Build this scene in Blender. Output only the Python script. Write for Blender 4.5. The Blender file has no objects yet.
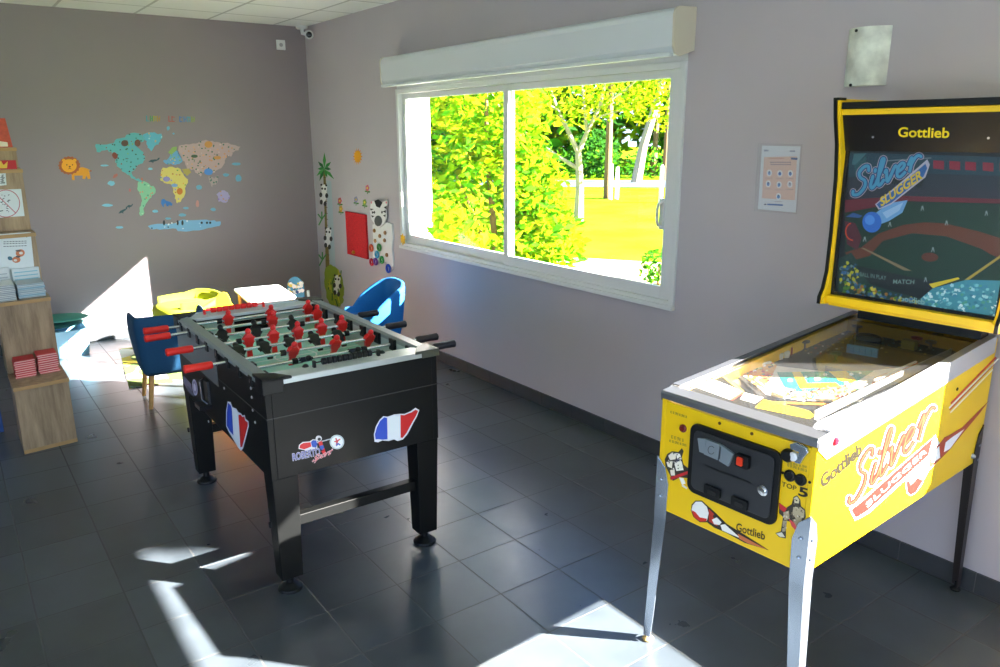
import bpy, math, random
from math import sin, cos, pi, radians
from mathutils import Vector, Matrix, Euler

SC = bpy.context.scene
COL = SC.collection
rnd = random.Random(7)

# ------------------------------------------------------------------ camera
CAM = Vector((-3.0961, -3.0624, 1.7582))
YAW, PITCH, ROLL = 0.62949, 0.25387, -0.00353
FPX = 766.17
fwd = Vector((sin(YAW)*cos(PITCH), cos(YAW)*cos(PITCH), -sin(PITCH)))
rgt0 = fwd.cross(Vector((0, 0, 1))).normalized()
up0 = rgt0.cross(fwd)
RGT = rgt0*cos(ROLL) + up0*sin(ROLL)
UPV = -rgt0*sin(ROLL) + up0*cos(ROLL)
cd = bpy.data.cameras.new('camera'); cd.sensor_width = 36; cd.lens = FPX/1000*36; cd.clip_start = .05; cd.clip_end = 300
cam = bpy.data.objects.new('camera', cd); COL.objects.link(cam)
cam.matrix_world = Matrix(((RGT.x, UPV.x, -fwd.x, CAM.x), (RGT.y, UPV.y, -fwd.y, CAM.y), (RGT.z, UPV.z, -fwd.z, CAM.z), (0, 0, 0, 1)))
SC.camera = cam

# ------------------------------------------------------------------ light
SC.view_settings.view_transform = 'Standard'; SC.view_settings.look = 'None'
SC.view_settings.gamma = 1; SC.view_settings.use_curve_mapping = False
SC.view_settings.exposure = 1.25
SUN_DIR = Vector((-.668, .745, -.512)).normalized()
SUN_E, SKY_E = 46.0, 10.0
w = bpy.data.worlds.new('sky'); SC.world = w; w.use_nodes = True
nt = w.node_tree; nt.nodes.clear()
sky = nt.nodes.new('ShaderNodeTexSky'); sky.sky_type = 'PREETHAM' if False else 'HOSEK_WILKIE'
sky.sun_direction = -SUN_DIR; sky.turbidity = 3.0; sky.ground_albedo = .35
bg = nt.nodes.new('ShaderNodeBackground'); bg.inputs[1].default_value = SKY_E
wo = nt.nodes.new('ShaderNodeOutputWorld')
tint = nt.nodes.new('ShaderNodeVectorMath'); tint.operation = 'MULTIPLY'; tint.inputs[1].default_value = (.86, .93, 1.17)
nt.links.new(sky.outputs[0], tint.inputs[0]); nt.links.new(tint.outputs[0], bg.inputs[0]); nt.links.new(bg.outputs[0], wo.inputs[0])
sd = bpy.data.lights.new('sun', 'SUN'); sd.energy = SUN_E; sd.angle = radians(.5); sd.color = (1, .955, .88)
so = bpy.data.objects.new('sun', sd); COL.objects.link(so); so.location = (6, -7, 6)
so.rotation_euler = (-SUN_DIR).to_track_quat('Z', 'Y').to_euler()
def portal(name, loc, size, direction):
    l = bpy.data.lights.new(name, 'AREA'); l.shape = 'RECTANGLE'; l.size, l.size_y = size
    o = bpy.data.objects.new(name, l); COL.objects.link(o); o.location = loc
    o.rotation_euler = Vector(direction).to_track_quat('-Z', 'Y').to_euler()
    l.cycles.is_portal = True
    return o
XW, YB, YS, XL, H = 0.0, 4.34, -6.2, -7.0, 2.757      # right wall, back wall, south wall, left wall, ceiling
# window openings: (y0, y1, z0, z1) on the right wall
WIN1 = (-.39, 2.57, .86, 2.108)
WIN2 = (-5.3, -2.43, .86, 2.108)
portal('daylight_portal', (.32, (WIN1[0]+WIN1[1])/2, 1.49), (2.9, 1.25), (-1, 0, 0))
portal('daylight_portal', (.32, (WIN2[0]+WIN2[1])/2, 1.49), (2.9, 1.25), (-1, 0, 0))
portal('daylight_portal', (-4.1, YS-.09, 1.15), (3.6, 2.3), (0, 1, 0))
portal('daylight_portal', (-.7, YS-.09, 1.1), (1.2, 2.2), (0, 1, 0))
portal('daylight_portal', (XL-.09, -2.0, 1.4), (3.6, 1.8), (1, 0, 0))

# ------------------------------------------------------------------ materials
def lin(c):
    if isinstance(c, str):
        c = [int(c[i:i+2], 16)/255 for i in (0, 2, 4)]
        return tuple((v/12.92 if v <= .04045 else ((v+.055)/1.055)**2.4) for v in c) + (1,)
    return tuple(c) + (1,)
MATS = {}
def mat(name, col, rough=.5, metal=0., spec=.5, noise=0., nscale=20., bump=0., coat=0., stretch=None, trans=0.):
    if name in MATS: return MATS[name]
    m = bpy.data.materials.new(name); m.use_nodes = True; t = m.node_tree; b = t.nodes['Principled BSDF']
    c = lin(col); b.inputs['Base Color'].default_value = c; b.inputs['Roughness'].default_value = rough
    b.inputs['Metallic'].default_value = metal; b.inputs['Specular IOR Level'].default_value = spec
    b.inputs['Coat Weight'].default_value = coat
    if trans: b.inputs['Transmission Weight'].default_value = trans
    if noise or bump:
        tc = t.nodes.new('ShaderNodeTexCoord'); mp = t.nodes.new('ShaderNodeMapping')
        if stretch: mp.inputs['Scale'].default_value = stretch
        nz = t.nodes.new('ShaderNodeTexNoise'); nz.inputs['Scale'].default_value = nscale; nz.inputs['Detail'].default_value = 5
        t.links.new(tc.outputs['Object'], mp.inputs[0]); t.links.new(mp.outputs[0], nz.inputs['Vector'])
        if noise:
            mr = t.nodes.new('ShaderNodeMapRange'); mr.inputs['From Min'].default_value = .25; mr.inputs['From Max'].default_value = .75
            mr.inputs['To Min'].default_value = 1-noise; mr.inputs['To Max'].default_value = 1+noise
            mx = t.nodes.new('ShaderNodeVectorMath'); mx.operation = 'SCALE'; mx.inputs[0].default_value = c[:3]
            t.links.new(nz.outputs[0], mr.inputs[0]); t.links.new(mr.outputs[0], mx.inputs['Scale'])
            t.links.new(mx.outputs[0], b.inputs['Base Color'])
        if bump:
            bp = t.nodes.new('ShaderNodeBump'); bp.inputs['Strength'].default_value = bump; bp.inputs['Distance'].default_value = .002
            t.links.new(nz.outputs[0], bp.inputs['Height']); t.links.new(bp.outputs[0], b.inputs['Normal'])
    MATS[name] = m
    return m
def glassmat(name, tint=(1, 1, 1), refl=.06, dust=0.):
    m = bpy.data.materials.new(name); m.use_nodes = True; t = m.node_tree; t.nodes.clear()
    o = t.nodes.new('ShaderNodeOutputMaterial'); tr = t.nodes.new('ShaderNodeBsdfTransparent'); tr.inputs[0].default_value = tint + (1,)
    gl = t.nodes.new('ShaderNodeBsdfGlossy'); gl.inputs['Roughness'].default_value = .02
    lw = t.nodes.new('ShaderNodeLayerWeight'); lw.inputs[0].default_value = .5
    pw = t.nodes.new('ShaderNodeMath'); pw.operation = 'POWER'; pw.inputs[1].default_value = 5; t.links.new(lw.outputs['Facing'], pw.inputs[0])
    fr = t.nodes.new('ShaderNodeMath'); fr.operation = 'MULTIPLY_ADD'; fr.inputs[1].default_value = .95; fr.inputs[2].default_value = refl/2; t.links.new(pw.outputs[0], fr.inputs[0])
    mx = t.nodes.new('ShaderNodeMixShader'); t.links.new(fr.outputs[0], mx.inputs[0])
    t.links.new(tr.outputs[0], mx.inputs[1]); t.links.new(gl.outputs[0], mx.inputs[2])
    out = mx
    if dust:
        d = t.nodes.new('ShaderNodeBsdfDiffuse'); d.inputs[0].default_value = (.8, .8, .8, 1)
        nz = t.nodes.new('ShaderNodeTexNoise'); nz.inputs['Scale'].default_value = 160
        mm = t.nodes.new('ShaderNodeMath'); mm.operation = 'MULTIPLY'; mm.inputs[1].default_value = dust*2
        t.links.new(nz.outputs[0], mm.inputs[0])
        m2 = t.nodes.new('ShaderNodeMixShader'); t.links.new(mm.outputs[0], m2.inputs[0])
        t.links.new(mx.outputs[0], m2.inputs[1]); t.links.new(d.outputs[0], m2.inputs[2]); out = m2
    t.links.new(out.outputs[0], o.inputs[0]); MATS[name] = m
    return m
def leafmat(name, col, tcol):
    m = bpy.data.materials.new(name); m.use_nodes = True; t = m.node_tree; t.nodes.clear()
    o = t.nodes.new('ShaderNodeOutputMaterial'); d = t.nodes.new('ShaderNodeBsdfDiffuse'); tl = t.nodes.new('ShaderNodeBsdfTranslucent')
    nz = t.nodes.new('ShaderNodeTexNoise'); nz.inputs['Scale'].default_value = 2.5
    tc = t.nodes.new('ShaderNodeTexCoord'); t.links.new(tc.outputs['Object'], nz.inputs['Vector'])
    for n, c in ((d, col), (tl, tcol)):
        cr = t.nodes.new('ShaderNodeValToRGB'); cc = lin(c)
        cr.color_ramp.elements[0].position = .35; cr.color_ramp.elements[1].position = .65
        cr.color_ramp.elements[0].color = tuple(v*.55 for v in cc[:3]) + (1,); cr.color_ramp.elements[1].color = cc
        t.links.new(nz.outputs[0], cr.inputs[0]); t.links.new(cr.outputs[0], n.inputs[0])
    mx = t.nodes.new('ShaderNodeMixShader'); mx.inputs[0].default_value = .45
    t.links.new(d.outputs[0], mx.inputs[1]); t.links.new(tl.outputs[0], mx.inputs[2]); t.links.new(mx.outputs[0], o.inputs[0])
    MATS[name] = m; return m
def flat(col, rough=.45):            # plain printed / painted colour
    return mat('print_' + col + ('' if rough == .45 else str(rough)), col, rough)

# ------------------------------------------------------------------ mesh helper
class MB:
    def __init__(s): s.v = []; s.f = []; s.m = []; s.mats = []; s.cur = 0
    def use(s, m):
        if m not in s.mats: s.mats.append(m)
        s.cur = s.mats.index(m); return s
    def add(s, vs, fs):
        n = len(s.v); s.v += [Vector(v) for v in vs]
        for f in fs: s.f.append([n+i for i in f]); s.m.append(s.cur)
        return s
    def box(s, a, b):
        x0, y0, z0 = a; x1, y1, z1 = b
        return s.add([(x0,y0,z0),(x1,y0,z0),(x1,y1,z0),(x0,y1,z0),(x0,y0,z1),(x1,y0,z1),(x1,y1,z1),(x0,y1,z1)],
                     [(0,3,2,1),(4,5,6,7),(0,1,5,4),(1,2,6,5),(2,3,7,6),(3,0,4,7)])
    def hexa(s, lo, hi):                # two quads (same winding, hi above lo)
        return s.add(list(lo)+list(hi), [(3,2,1,0),(4,5,6,7),(0,1,5,4),(1,2,6,5),(2,3,7,6),(3,0,4,7)])
    def poly(s, pts): return s.add(pts, [tuple(range(len(pts)))])
    def prism(s, pts, d):
        n = len(pts); d = Vector(d); pts = [Vector(p) for p in pts]
        return s.add(pts+[p+d for p in pts], [tuple(reversed(range(n))), tuple(range(n, 2*n))]+[(i, (i+1) % n, n+(i+1) % n, n+i) for i in range(n)])
    def tube(s, path, r, n=10, caps=True, ell=None):
        path = [Vector(p) for p in path]; rs = r if isinstance(r, (list, tuple)) else [r]*len(path); rings = []
        prev = None
        for i, p in enumerate(path):
            t = (path[min(i+1, len(path)-1)]-path[max(i-1, 0)]).normalized()
            a = (prev - t*prev.dot(t)) if prev else t.orthogonal()
            if prev is None and ell: a = Vector(ell) - t*Vector(ell).dot(t)
            a.normalize(); prev = a; b = t.cross(a)
            rings.append([p+(a*cos(2*pi*k/n)+b*sin(2*pi*k/n))*rs[i] for k in range(n)])
        vs = [q for rg in rings for q in rg]
        fs = [(i*n+k, i*n+(k+1) % n, (i+1)*n+(k+1) % n, (i+1)*n+k) for i in range(len(path)-1) for k in range(n)]
        if caps: fs += [tuple(reversed(range(n))), tuple((len(path)-1)*n+k for k in range(n))]
        return s.add(vs, fs)
    def lathe(s, c, prof, n=20, axis=(0, 0, 1)):
        c = Vector(c); q = Vector((0, 0, 1)).rotation_difference(Vector(axis))
        vs = []; fs = []
        for r, z in prof:
            for k in range(n): vs.append(c + q @ Vector((r*cos(2*pi*k/n), r*sin(2*pi*k/n), z)))
        for i in range(len(prof)-1):
            for k in range(n): fs.append((i*n+k, i*n+(k+1) % n, (i+1)*n+(k+1) % n, (i+1)*n+k))
        fs += [tuple(reversed(range(n))), tuple((len(prof)-1)*n+k for k in range(n))]
        return s.add(vs, fs)
    def ball(s, c, r, nu=12, nv=8, rot=None):
        c = Vector(c); r = Vector((r, r, r)) if not hasattr(r, '__len__') else Vector(r)
        vs = []; fs = []
        for j in range(1, nv):
            for k in range(nu):
                th = pi*j/nv; ph = 2*pi*k/nu
                v = Vector((sin(th)*cos(ph)*r.x, sin(th)*sin(ph)*r.y, cos(th)*r.z))
                vs.append(c + (rot @ v if rot else v))
        tp = Vector((0, 0, r.z)); bt = -tp
        vs += [c+(rot @ tp if rot else tp), c+(rot @ bt if rot else bt)]
        T, B = len(vs)-2, len(vs)-1
        for j in range(nv-2):
            for k in range(nu): fs.append((j*nu+k, (j+1)*nu+k, (j+1)*nu+(k+1) % nu, j*nu+(k+1) % nu))
        for k in range(nu):
            fs.append((T, k, (k+1) % nu)); fs.append((B, (nv-2)*nu+(k+1) % nu, (nv-2)*nu+k))
        return s.add(vs, fs)
    def torus(s, c, R, r, axis=(0, 0, 1), n=20, m=8):
        c = Vector(c); q = Vector((0, 0, 1)).rotation_difference(Vector(axis)); vs = []; fs = []
        for i in range(n):
            for j in range(m):
                a, b = 2*pi*i/n, 2*pi*j/m
                vs.append(c + q @ Vector(((R+r*cos(b))*cos(a), (R+r*cos(b))*sin(a), r*sin(b))))
        for i in range(n):
            for j in range(m): fs.append((i*m+j, ((i+1) % n)*m+j, ((i+1) % n)*m+(j+1) % m, i*m+(j+1) % m))
        return s.add(vs, fs)
    def T(s, f, start=0):
        s.v = s.v[:start] + [Vector(f(*v)) for v in s.v[start:]]; return s
    def obj(s, name, m=None, parent=None, smooth=False, bevel=0, fix=True, **tags):
        if m is not None and not s.mats: s.mats = [m]; s.m = [0]*len(s.f)
        off = Vector((0, 0, 0)); p = parent
        while p is not None: off = off + p.location; p = p.parent
        me = bpy.data.meshes.new(name); me.from_pydata([v-off for v in s.v], [], s.f)
        for mm in s.mats: me.materials.append(mm)
        me.polygons.foreach_set('material_index', s.m)
        if smooth: me.polygons.foreach_set('use_smooth', [True]*len(me.polygons))
        me.update()
        if fix:
            import bmesh
            b = bmesh.new(); b.from_mesh(me); bmesh.ops.recalc_face_normals(b, faces=b.faces); b.to_mesh(me); b.free()
        o = bpy.data.objects.new(name, me); COL.objects.link(o)
        if parent is not None: o.parent = parent
        if bevel:
            bv = o.modifiers.new('edge', 'BEVEL'); bv.width = bevel; bv.segments = 2; bv.limit_method = 'ANGLE'; bv.angle_limit = radians(40)
        if smooth and smooth != 'all':
            try: me.set_sharp_from_angle(angle=radians(38))
            except Exception: pass
        for k, v in tags.items(): o[k] = v
        return o
def thing(name, label, cat, loc, group=None):
    o = bpy.data.objects.new(name, None); COL.objects.link(o); o.location = loc; o.empty_display_size = .1
    o['label'] = label; o['category'] = cat
    if group: o['group'] = group
    return o
S = dict(kind='structure')
class Plane:                    # real surface in the room; at() reads a photo position off onto it
    def __init__(s, p0, n): s.p0 = Vector(p0); s.n = Vector(n).normalized()
    def at(s, x, y, e=0.):
        r = fwd + RGT*((x-500)/FPX) - UPV*((y-333.5)/FPX)
        t = (s.p0-CAM).dot(s.n)/r.dot(s.n)
        return CAM + r*t + s.n*e
    def poly(s, mb, pts, e=.001): mb.poly([s.at(x, y, e) for x, y in pts])
    def disc(s, mb, x, y, rx, ry, e=.001, n=16, a0=0.):
        c, sn = cos(a0), sin(a0)
        s.poly(mb, [(x+rx*cos(2*pi*k/n)*c-ry*sin(2*pi*k/n)*sn, y+rx*cos(2*pi*k/n)*sn+ry*sin(2*pi*k/n)*c) for k in range(n)], e)
    def line(s, mb, p, q, wd, e=.001):
        dx, dy = q[0]-p[0], q[1]-p[1]; L = math.hypot(dx, dy) or 1; nx, ny = -dy/L*wd/2, dx/L*wd/2
        s.poly(mb, [(p[0]+nx, p[1]+ny), (q[0]+nx, q[1]+ny), (q[0]-nx, q[1]-ny), (p[0]-nx, p[1]-ny)], e)
    def text(s, mb, txt, bl, br, tl, e=.0015, offset=0., extrude=0., font_shear=0.):
        cu = bpy.data.curves.new('t', 'FONT'); cu.body = txt; cu.size = 1; cu.offset = offset; cu.shear = font_shear; cu.resolution_u = 4
        o = bpy.data.objects.new('t', cu); COL.objects.link(o)
        dg = bpy.context.evaluated_depsgraph_get(); me = o.evaluated_get(dg).to_mesh()
        vs = [v.co.copy() for v in me.vertices]; fs = [tuple(p.vertices) for p in me.polygons]
        o.to_mesh_clear()
        cu2 = cu; cu2.offset = 0; bpy.context.view_layer.update()
        me = o.evaluated_get(bpy.context.evaluated_depsgraph_get()).to_mesh()
        xs = [v.co.x for v in me.vertices]; x0, x1 = min(xs), max(xs); o.to_mesh_clear()
        bpy.data.objects.remove(o); bpy.data.curves.remove(cu)
        A, B, C = s.at(*bl, e), s.at(*br, e), s.at(*tl, e)
        mb.add([A+(B-A)*((v.x-x0)/(x1-x0))+(C-A)*(v.y/.70) for v in vs], fs)

# shared materials
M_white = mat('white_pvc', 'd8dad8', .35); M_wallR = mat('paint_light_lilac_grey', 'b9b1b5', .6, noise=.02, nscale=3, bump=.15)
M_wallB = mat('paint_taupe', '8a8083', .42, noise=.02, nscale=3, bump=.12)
M_black = mat('black_laminate', '0b0c0c', .42, spec=.25, bump=.05, nscale=200); M_blk = mat('black_plastic', '090a0b', .45, spec=.35)
M_chrome = mat('chrome', 'b8c2d0', .22, .85); M_steel = mat('brushed_steel', 'c6c8d0', .38, .6, bump=.1, nscale=90)
M_alu = mat('grey_aluminium', '8e9694', .35, .25); M_red = mat('red_plastic', 'e81c1c', .35); M_yel = mat('yellow_paint', 'f2c500', .4)
M_rub = mat('yellowed_rubber', 'c9a468', .6)

# ------------------------------------------------------------------ room
def floormat():
    m = bpy.data.materials.new('slate_floor_tiles'); m.use_nodes = True; t = m.node_tree; N = t.nodes; Lk = t.links; b = N['Principled BSDF']; b.inputs['Specular IOR Level'].default_value = .7
    ge = N.new('ShaderNodeNewGeometry'); sx = N.new('ShaderNodeSeparateXYZ'); Lk.new(ge.outputs['Position'], sx.inputs[0])
    def mth(op, a, bb=None, c=None):
        n = N.new('ShaderNodeMath'); n.operation = op
        for i, v in enumerate((a, bb, c)):
            if v is None: continue
            if hasattr(v, 'is_output') or hasattr(v, 'links'): Lk.new(v, n.inputs[i])
            else: n.inputs[i].default_value = v
        return n.outputs[0]
    ds = []; cells = []
    for ax, off in ((0, 1.222), (1, 0.0)):
        u = mth('DIVIDE', mth('ADD', sx.outputs[ax], off+30.0), .3)
        f = mth('FRACT', u); cells.append(mth('FLOOR', u))
        ds.append(mth('ABSOLUTE', mth('SUBTRACT', f, .5)))
    d = mth('MAXIMUM', ds[0], ds[1])
    gr = N.new('ShaderNodeMapRange'); Lk.new(d, gr.inputs[0]); gr.inputs[1].default_value = .487; gr.inputs[2].default_value = .494
    cb = N.new('ShaderNodeCombineXYZ'); Lk.new(cells[0], cb.inputs[0]); Lk.new(cells[1], cb.inputs[1])
    wn = N.new('ShaderNodeTexWhiteNoise'); Lk.new(cb.outputs[0], wn.inputs[0])
    nz = N.new('ShaderNodeTexNoise'); nz.inputs['Scale'].default_value = 5; nz.inputs['Detail'].default_value = 7; Lk.new(ge.outputs['Position'], nz.inputs['Vector'])
    v = mth('ADD', mth('MULTIPLY', wn.outputs['Value'], .25), mth('MULTIPLY', nz.outputs[0], .6))
    cr = N.new('ShaderNodeValToRGB'); Lk.new(v, cr.inputs[0])
    cr.color_ramp.elements[0].position = .15; cr.color_ramp.elements[0].color = lin('2e3439'); cr.color_ramp.elements[1].position = .75; cr.color_ramp.elements[1].color = lin('505860')
    mx = N.new('ShaderNodeMix'); mx.data_type = 'RGBA'; Lk.new(gr.outputs[0], mx.inputs[0]); Lk.new(cr.outputs[0], mx.inputs[6]); mx.inputs[7].default_value = lin('4c4e4e')
    Lk.new(mx.outputs[2], b.inputs['Base Color'])
    ro = mth('ADD', mth('MULTIPLY', nz.outputs[0], .24), .20)
    ro2 = N.new('ShaderNodeMix'); Lk.new(gr.outputs[0], ro2.inputs[0]); Lk.new(ro, ro2.inputs[2]); ro2.inputs[3].default_value = .85; Lk.new(ro2.outputs[0], b.inputs['Roughness'])
    bp = N.new('ShaderNodeBump'); bp.inputs['Strength'].default_value = .3; bp.inputs['Distance'].default_value = .002
    n2 = N.new('ShaderNodeTexNoise'); n2.inputs['Scale'].default_value = 14; n2.inputs['Detail'].default_value = 1; Lk.new(ge.outputs['Position'], n2.inputs['Vector'])
    Lk.new(mth('SUBTRACT', mth('MULTIPLY', n2.outputs[0], .35), gr.outputs[0]), bp.inputs['Height']); Lk.new(bp.outputs[0], b.inputs['Normal'])
    return m
def ceilmat():
    m = bpy.data.materials.new('ceiling_tiles'); m.use_nodes = True; t = m.node_tree; N = t.nodes; Lk = t.links; b = N['Principled BSDF']
    ge = N.new('ShaderNodeNewGeometry'); mp = N.new('ShaderNodeMapping'); mp.inputs['Location'].default_value = (.30, .30, 0); Lk.new(ge.outputs['Position'], mp.inputs[0])
    br = N.new('ShaderNodeTexBrick'); br.offset = 0; br.inputs['Scale'].default_value = 1; br.inputs['Brick Width'].default_value = .6; br.inputs['Row Height'].default_value = .6
    br.inputs['Mortar Size'].default_value = .012; br.inputs['Mortar Smooth'].default_value = .1
    br.inputs['Color1'].default_value = lin('e4e6e2'); br.inputs['Color2'].default_value = lin('dfe2de'); br.inputs['Mortar'].default_value = lin('b4b6b2')
    Lk.new(mp.outputs[0], br.inputs[0]); Lk.new(br.outputs[0], b.inputs['Base Color']); b.inputs['Roughness'].default_value = .8
    bp = N.new('ShaderNodeBump'); bp.inputs['Distance'].default_value = .004; bp.invert = True; Lk.new(br.outputs['Fac'], bp.inputs['Height']); Lk.new(bp.outputs[0], b.inputs['Normal'])
    return m
MB().box((XL-.1, YS-.1, -.1), (.0, YB+.1, 0)).obj('floor', floormat(), **S)
MB().box((XL-.1, YS-.1, H), (.30, YB+.1, H+.1)).obj('ceiling', ceilmat(), **S)
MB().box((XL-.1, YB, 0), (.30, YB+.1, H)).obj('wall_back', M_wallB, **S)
def holed(mb, ax, c0, c1, lo, hi, holes):      # wall with rectangular openings; ax = thickness axis
    def bx(a0, a1, z0, z1):
        if a1-a0 < 1e-4 or z1-z0 < 1e-4: return
        mb.box((c0, a0, z0), (c1, a1, z1)) if ax == 0 else mb.box((a0, c0, z0), (a1, c1, z1))
    a = lo
    for (h0, h1, z0, z1) in sorted(holes):
        bx(a, h0, 0, H); bx(h0, h1, 0, z0); bx(h0, h1, z1, H); a = h1
    bx(a, hi, 0, H)
    return mb
holed(MB(), 0, 0, .30, YS-.1, YB, [WIN1[:3]+(2.185,), WIN2[:3]+(2.24,)]).obj('wall_right', M_wallR, **S)
holed(MB(), 0, XL-.1, XL, YS-.1, YB, [(-3.8, -.2, .5, 2.3)]).obj('wall_left', M_wallR, **S)
holed(MB(), 1, YS-.1, YS, XL, 0, [(-5.9, -2.3, 0, 2.3), (-1.3, -.1, 0, 2.2)]).obj('wall_front', M_wallR, **S)
# dark tiled skirting with joints
M_bb = mat('skirting_tile', '3b3d40', .4, noise=.12, nscale=9)
M_joint = mat('skirting_joint', '6a6a68', .8)
def baseboard(name, ax, lo, hi, pos):
    mb = MB(); mb.use(M_bb); y = lo; k = 0
    while y < hi-1e-3:
        y2 = min(y+.3, hi)
        if ax == 0: mb.box((-.011, y+.0015, 0), (0, y2-.0015, .083))
        else: mb.box((y+.0015, pos-.011, 0), (y2-.0015, pos, .083))
        y = y2
    mb.use(M_joint)
    if ax == 0: mb.box((-.0085, lo, 0), (0, hi, .081))
    else: mb.box((lo, pos-.0085, 0), (hi, pos, .081))
    mb.obj(name, **S)
baseboard('baseboard_right', 0, YS, YB-.012, 0); baseboard('baseboard_back', 1, XL, 0, YB)

# ------------------------------------------------------------------ windows
M_pane = glassmat('window_glass')
def rect_frame(mb, y0, y1, z0, z1, wd, x0, x1, ww=None):
    ww = ww or [wd]*4       # widths at y0, y1, z0, z1
    mb.box((x0, y0, z0), (x1, y0+ww[0], z1)); mb.box((x0, y1-ww[1], z0), (x1, y1, z1))
    mb.box((x0, y0+ww[0], z0), (x1, y1-ww[1], z0+ww[2])); mb.box((x0, y0+ww[0], z1-ww[3]), (x1, y1-ww[1], z1))
def window(name, W, full=True):
    y0, y1, z0, z1 = W
    o = rect = MB(); rect_frame(rect, y0, y1, z0, z1, .034, -.014, .058)
    rect.box((.0, y0, z1), (.058, y1, z1+(.077 if full else .132)))
    rect.box((-.03, y0-.005, z0-.012), (-.002, y1+.005, z0+.012))
    wn = rect.obj(name, M_white, bevel=.003, **S)
    ym = (y0+y1)/2 + .02
    for k, (a, b, xa, xb, gl) in enumerate(((y0+.036, ym+.028, -.004, .020, .072), (ym-.028, y1-.036, .024, .048, .05))):
        sh = MB(); rect_frame(sh, a, b, z0+.036, z1-.036, .05, xa, xb, [.068, .052, .066, .04] if k == 0 else [.052, .05, .066, .04])
        s = sh.obj('sash', M_white, wn, bevel=.002)
        xm = (xa+xb)/2
        MB().box((xm-.003, a+.045, z0+.09), (xm+.003, b-.045, z1-.07)).obj('pane', M_pane, s)
    if full:
        h = MB(); yh = y0+.112
        h.box((-.014, yh-.012, 1.27), (-.004, yh+.014, 1.43)).tube([(-.012, yh, 1.285), (-.038, yh, 1.295), (-.046, yh, 1.32), (-.046, yh, 1.38), (-.038, yh, 1.405), (-.012, yh, 1.415)], .0075, 8)
        h.obj('handle', mat('handle_white', 'c9cbc9', .3), wn, smooth=True)
        g = MB(); g.box((-.02, y1-.05, 1.19), (.0, y1-.028, 1.31)); g.obj('latch', M_white, wn, bevel=.006)
        g = MB()
        for k in range(8):
            a = k*pi/4; g.prism([(-.018, y1-.055+.046*cos(a+d)*q, .925+.046*sin(a+d)*q) for d, q in ((-.35, .45), (0, 1), (.35, .45))], (-.010, 0, 0))
        g.lathe((-.018, y1-.055, .925), [(.026, 0), (.024, .014), (.012, .018)], 14, (-1, 0, 0)); g.obj('sticker', mat('sticker_yellow', 'f0b400', .5), wn, label='small yellow sun sticker')
    return wn
window('window_1', WIN1); window('window_2', WIN2, False)
# roller shutter box above the window
def shutter(y0, y1, main=True):
    prof = [(-.002, 2.155), (-.10, 2.125), (-.135, 2.135), (-.150, 2.165), (-.152, 2.30), (-.145, 2.325), (-.12, 2.34), (-.002, 2.345)]
    mb = MB(); mb.prism([(x, y0+.012, z) for x, z in prof], (0, y1-y0-.024, 0))
    nm = 'shutter_box'
    o = mb.obj(nm, mat('shutter_white', 'd4dade', .4), bevel=.003)
    o['label'] = 'long white roller shutter box fixed above the sliding window' if main else 'white roller shutter box above the window behind the viewer'
    o['category'] = 'shutter box'
    for yy in (y0, y1-.012):
        MB().prism([(x*1.03, yy, z+(.004 if z > 2.2 else -.004)) for x, z in prof], (0, .012, 0)).obj('end_cap', mat('shutter_cap', 'cfc8b4', .5), o, bevel=.002, label='cream plastic end cap')
    MB().box((-.16, y0+.02, 2.118), (-.13, y1-.02, 2.137)).obj('bottom_lip', mat('shutter_white', 'd4dade', .4), o, bevel=.004)
shutter(-.43, 2.55)
# plain frames of the openings behind the viewer
MB2 = MB()
for x in (-5.9, -4.7, -3.5, -2.36): MB2.box((x, YS-.08, 0), (x+.06, YS-.02, 2.3))
MB2.box((-5.9, YS-.08, 2.24), (-2.3, YS-.02, 2.3)); MB2.obj('door_1', M_white, **S)
MB2 = MB(); MB2.box((-1.3, YS-.08, 0), (-1.24, YS-.02, 2.2)).box((-.16, YS-.08, 0), (-.1, YS-.02, 2.2)).box((-1.3, YS-.08, 2.14), (-.1, YS-.02, 2.2)); MB2.obj('door_2', M_white, **S)
MB2 = MB(); rect_frame(MB2, -3.8, -.2, .5, 2.3, .06, XL-.08, XL-.02); MB2.obj('window_3', M_white, **S)

# ------------------------------------------------------------------ table football
FO = (-2.2309, -.4138, -.0122)
def FQ(u, v, z): c, s = cos(FO[2]), sin(FO[2]); return (FO[0]+c*u-s*v, FO[1]+s*u+c*v, z)
FW, FL, FT, FB = .7288, 1.3095, .894, .499
foos = thing('football_table', 'black table football game with red and black players and French flag stickers', 'football table', (*FQ(FW/2, FL/2, 0)[:2], 0))
def fobj(mb, name, m=None, parent=None, **k): return mb.T(FQ).obj(name, m, parent or foos, **k)
# side and end boards
m = MB(); m.box((0, 0, FB), (.024, FL, FT-.022)).box((FW-.024, 0, FB), (FW, FL, FT-.022))
m.box((.024, 0, FB), (FW-.024, .022, FT-.02)).box((.024, FL-.022, FB), (FW-.024, FL, FT-.02)).box((.024, .022, .66), (FW-.024, FL-.022, .675))
fobj(m, 'cabinet', M_black, bevel=.002)
# thin joint line and raised lower panels
fobj(MB().box((-.002, -.0015, .742), (FW+.002, 0, .7455)).box((-.0015, 0, .742), (0, FL, .7455)), 'joint_line', mat('joint_grey', '2e3030', .4))
# grey outer plate along the handle side
fobj(MB().box((-.003, .62, .705), (0, FL-.01, FT-.03)), 'side_plate', mat('side_plate_grey', '6e7172', .4, .3), bevel=.001)
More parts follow.
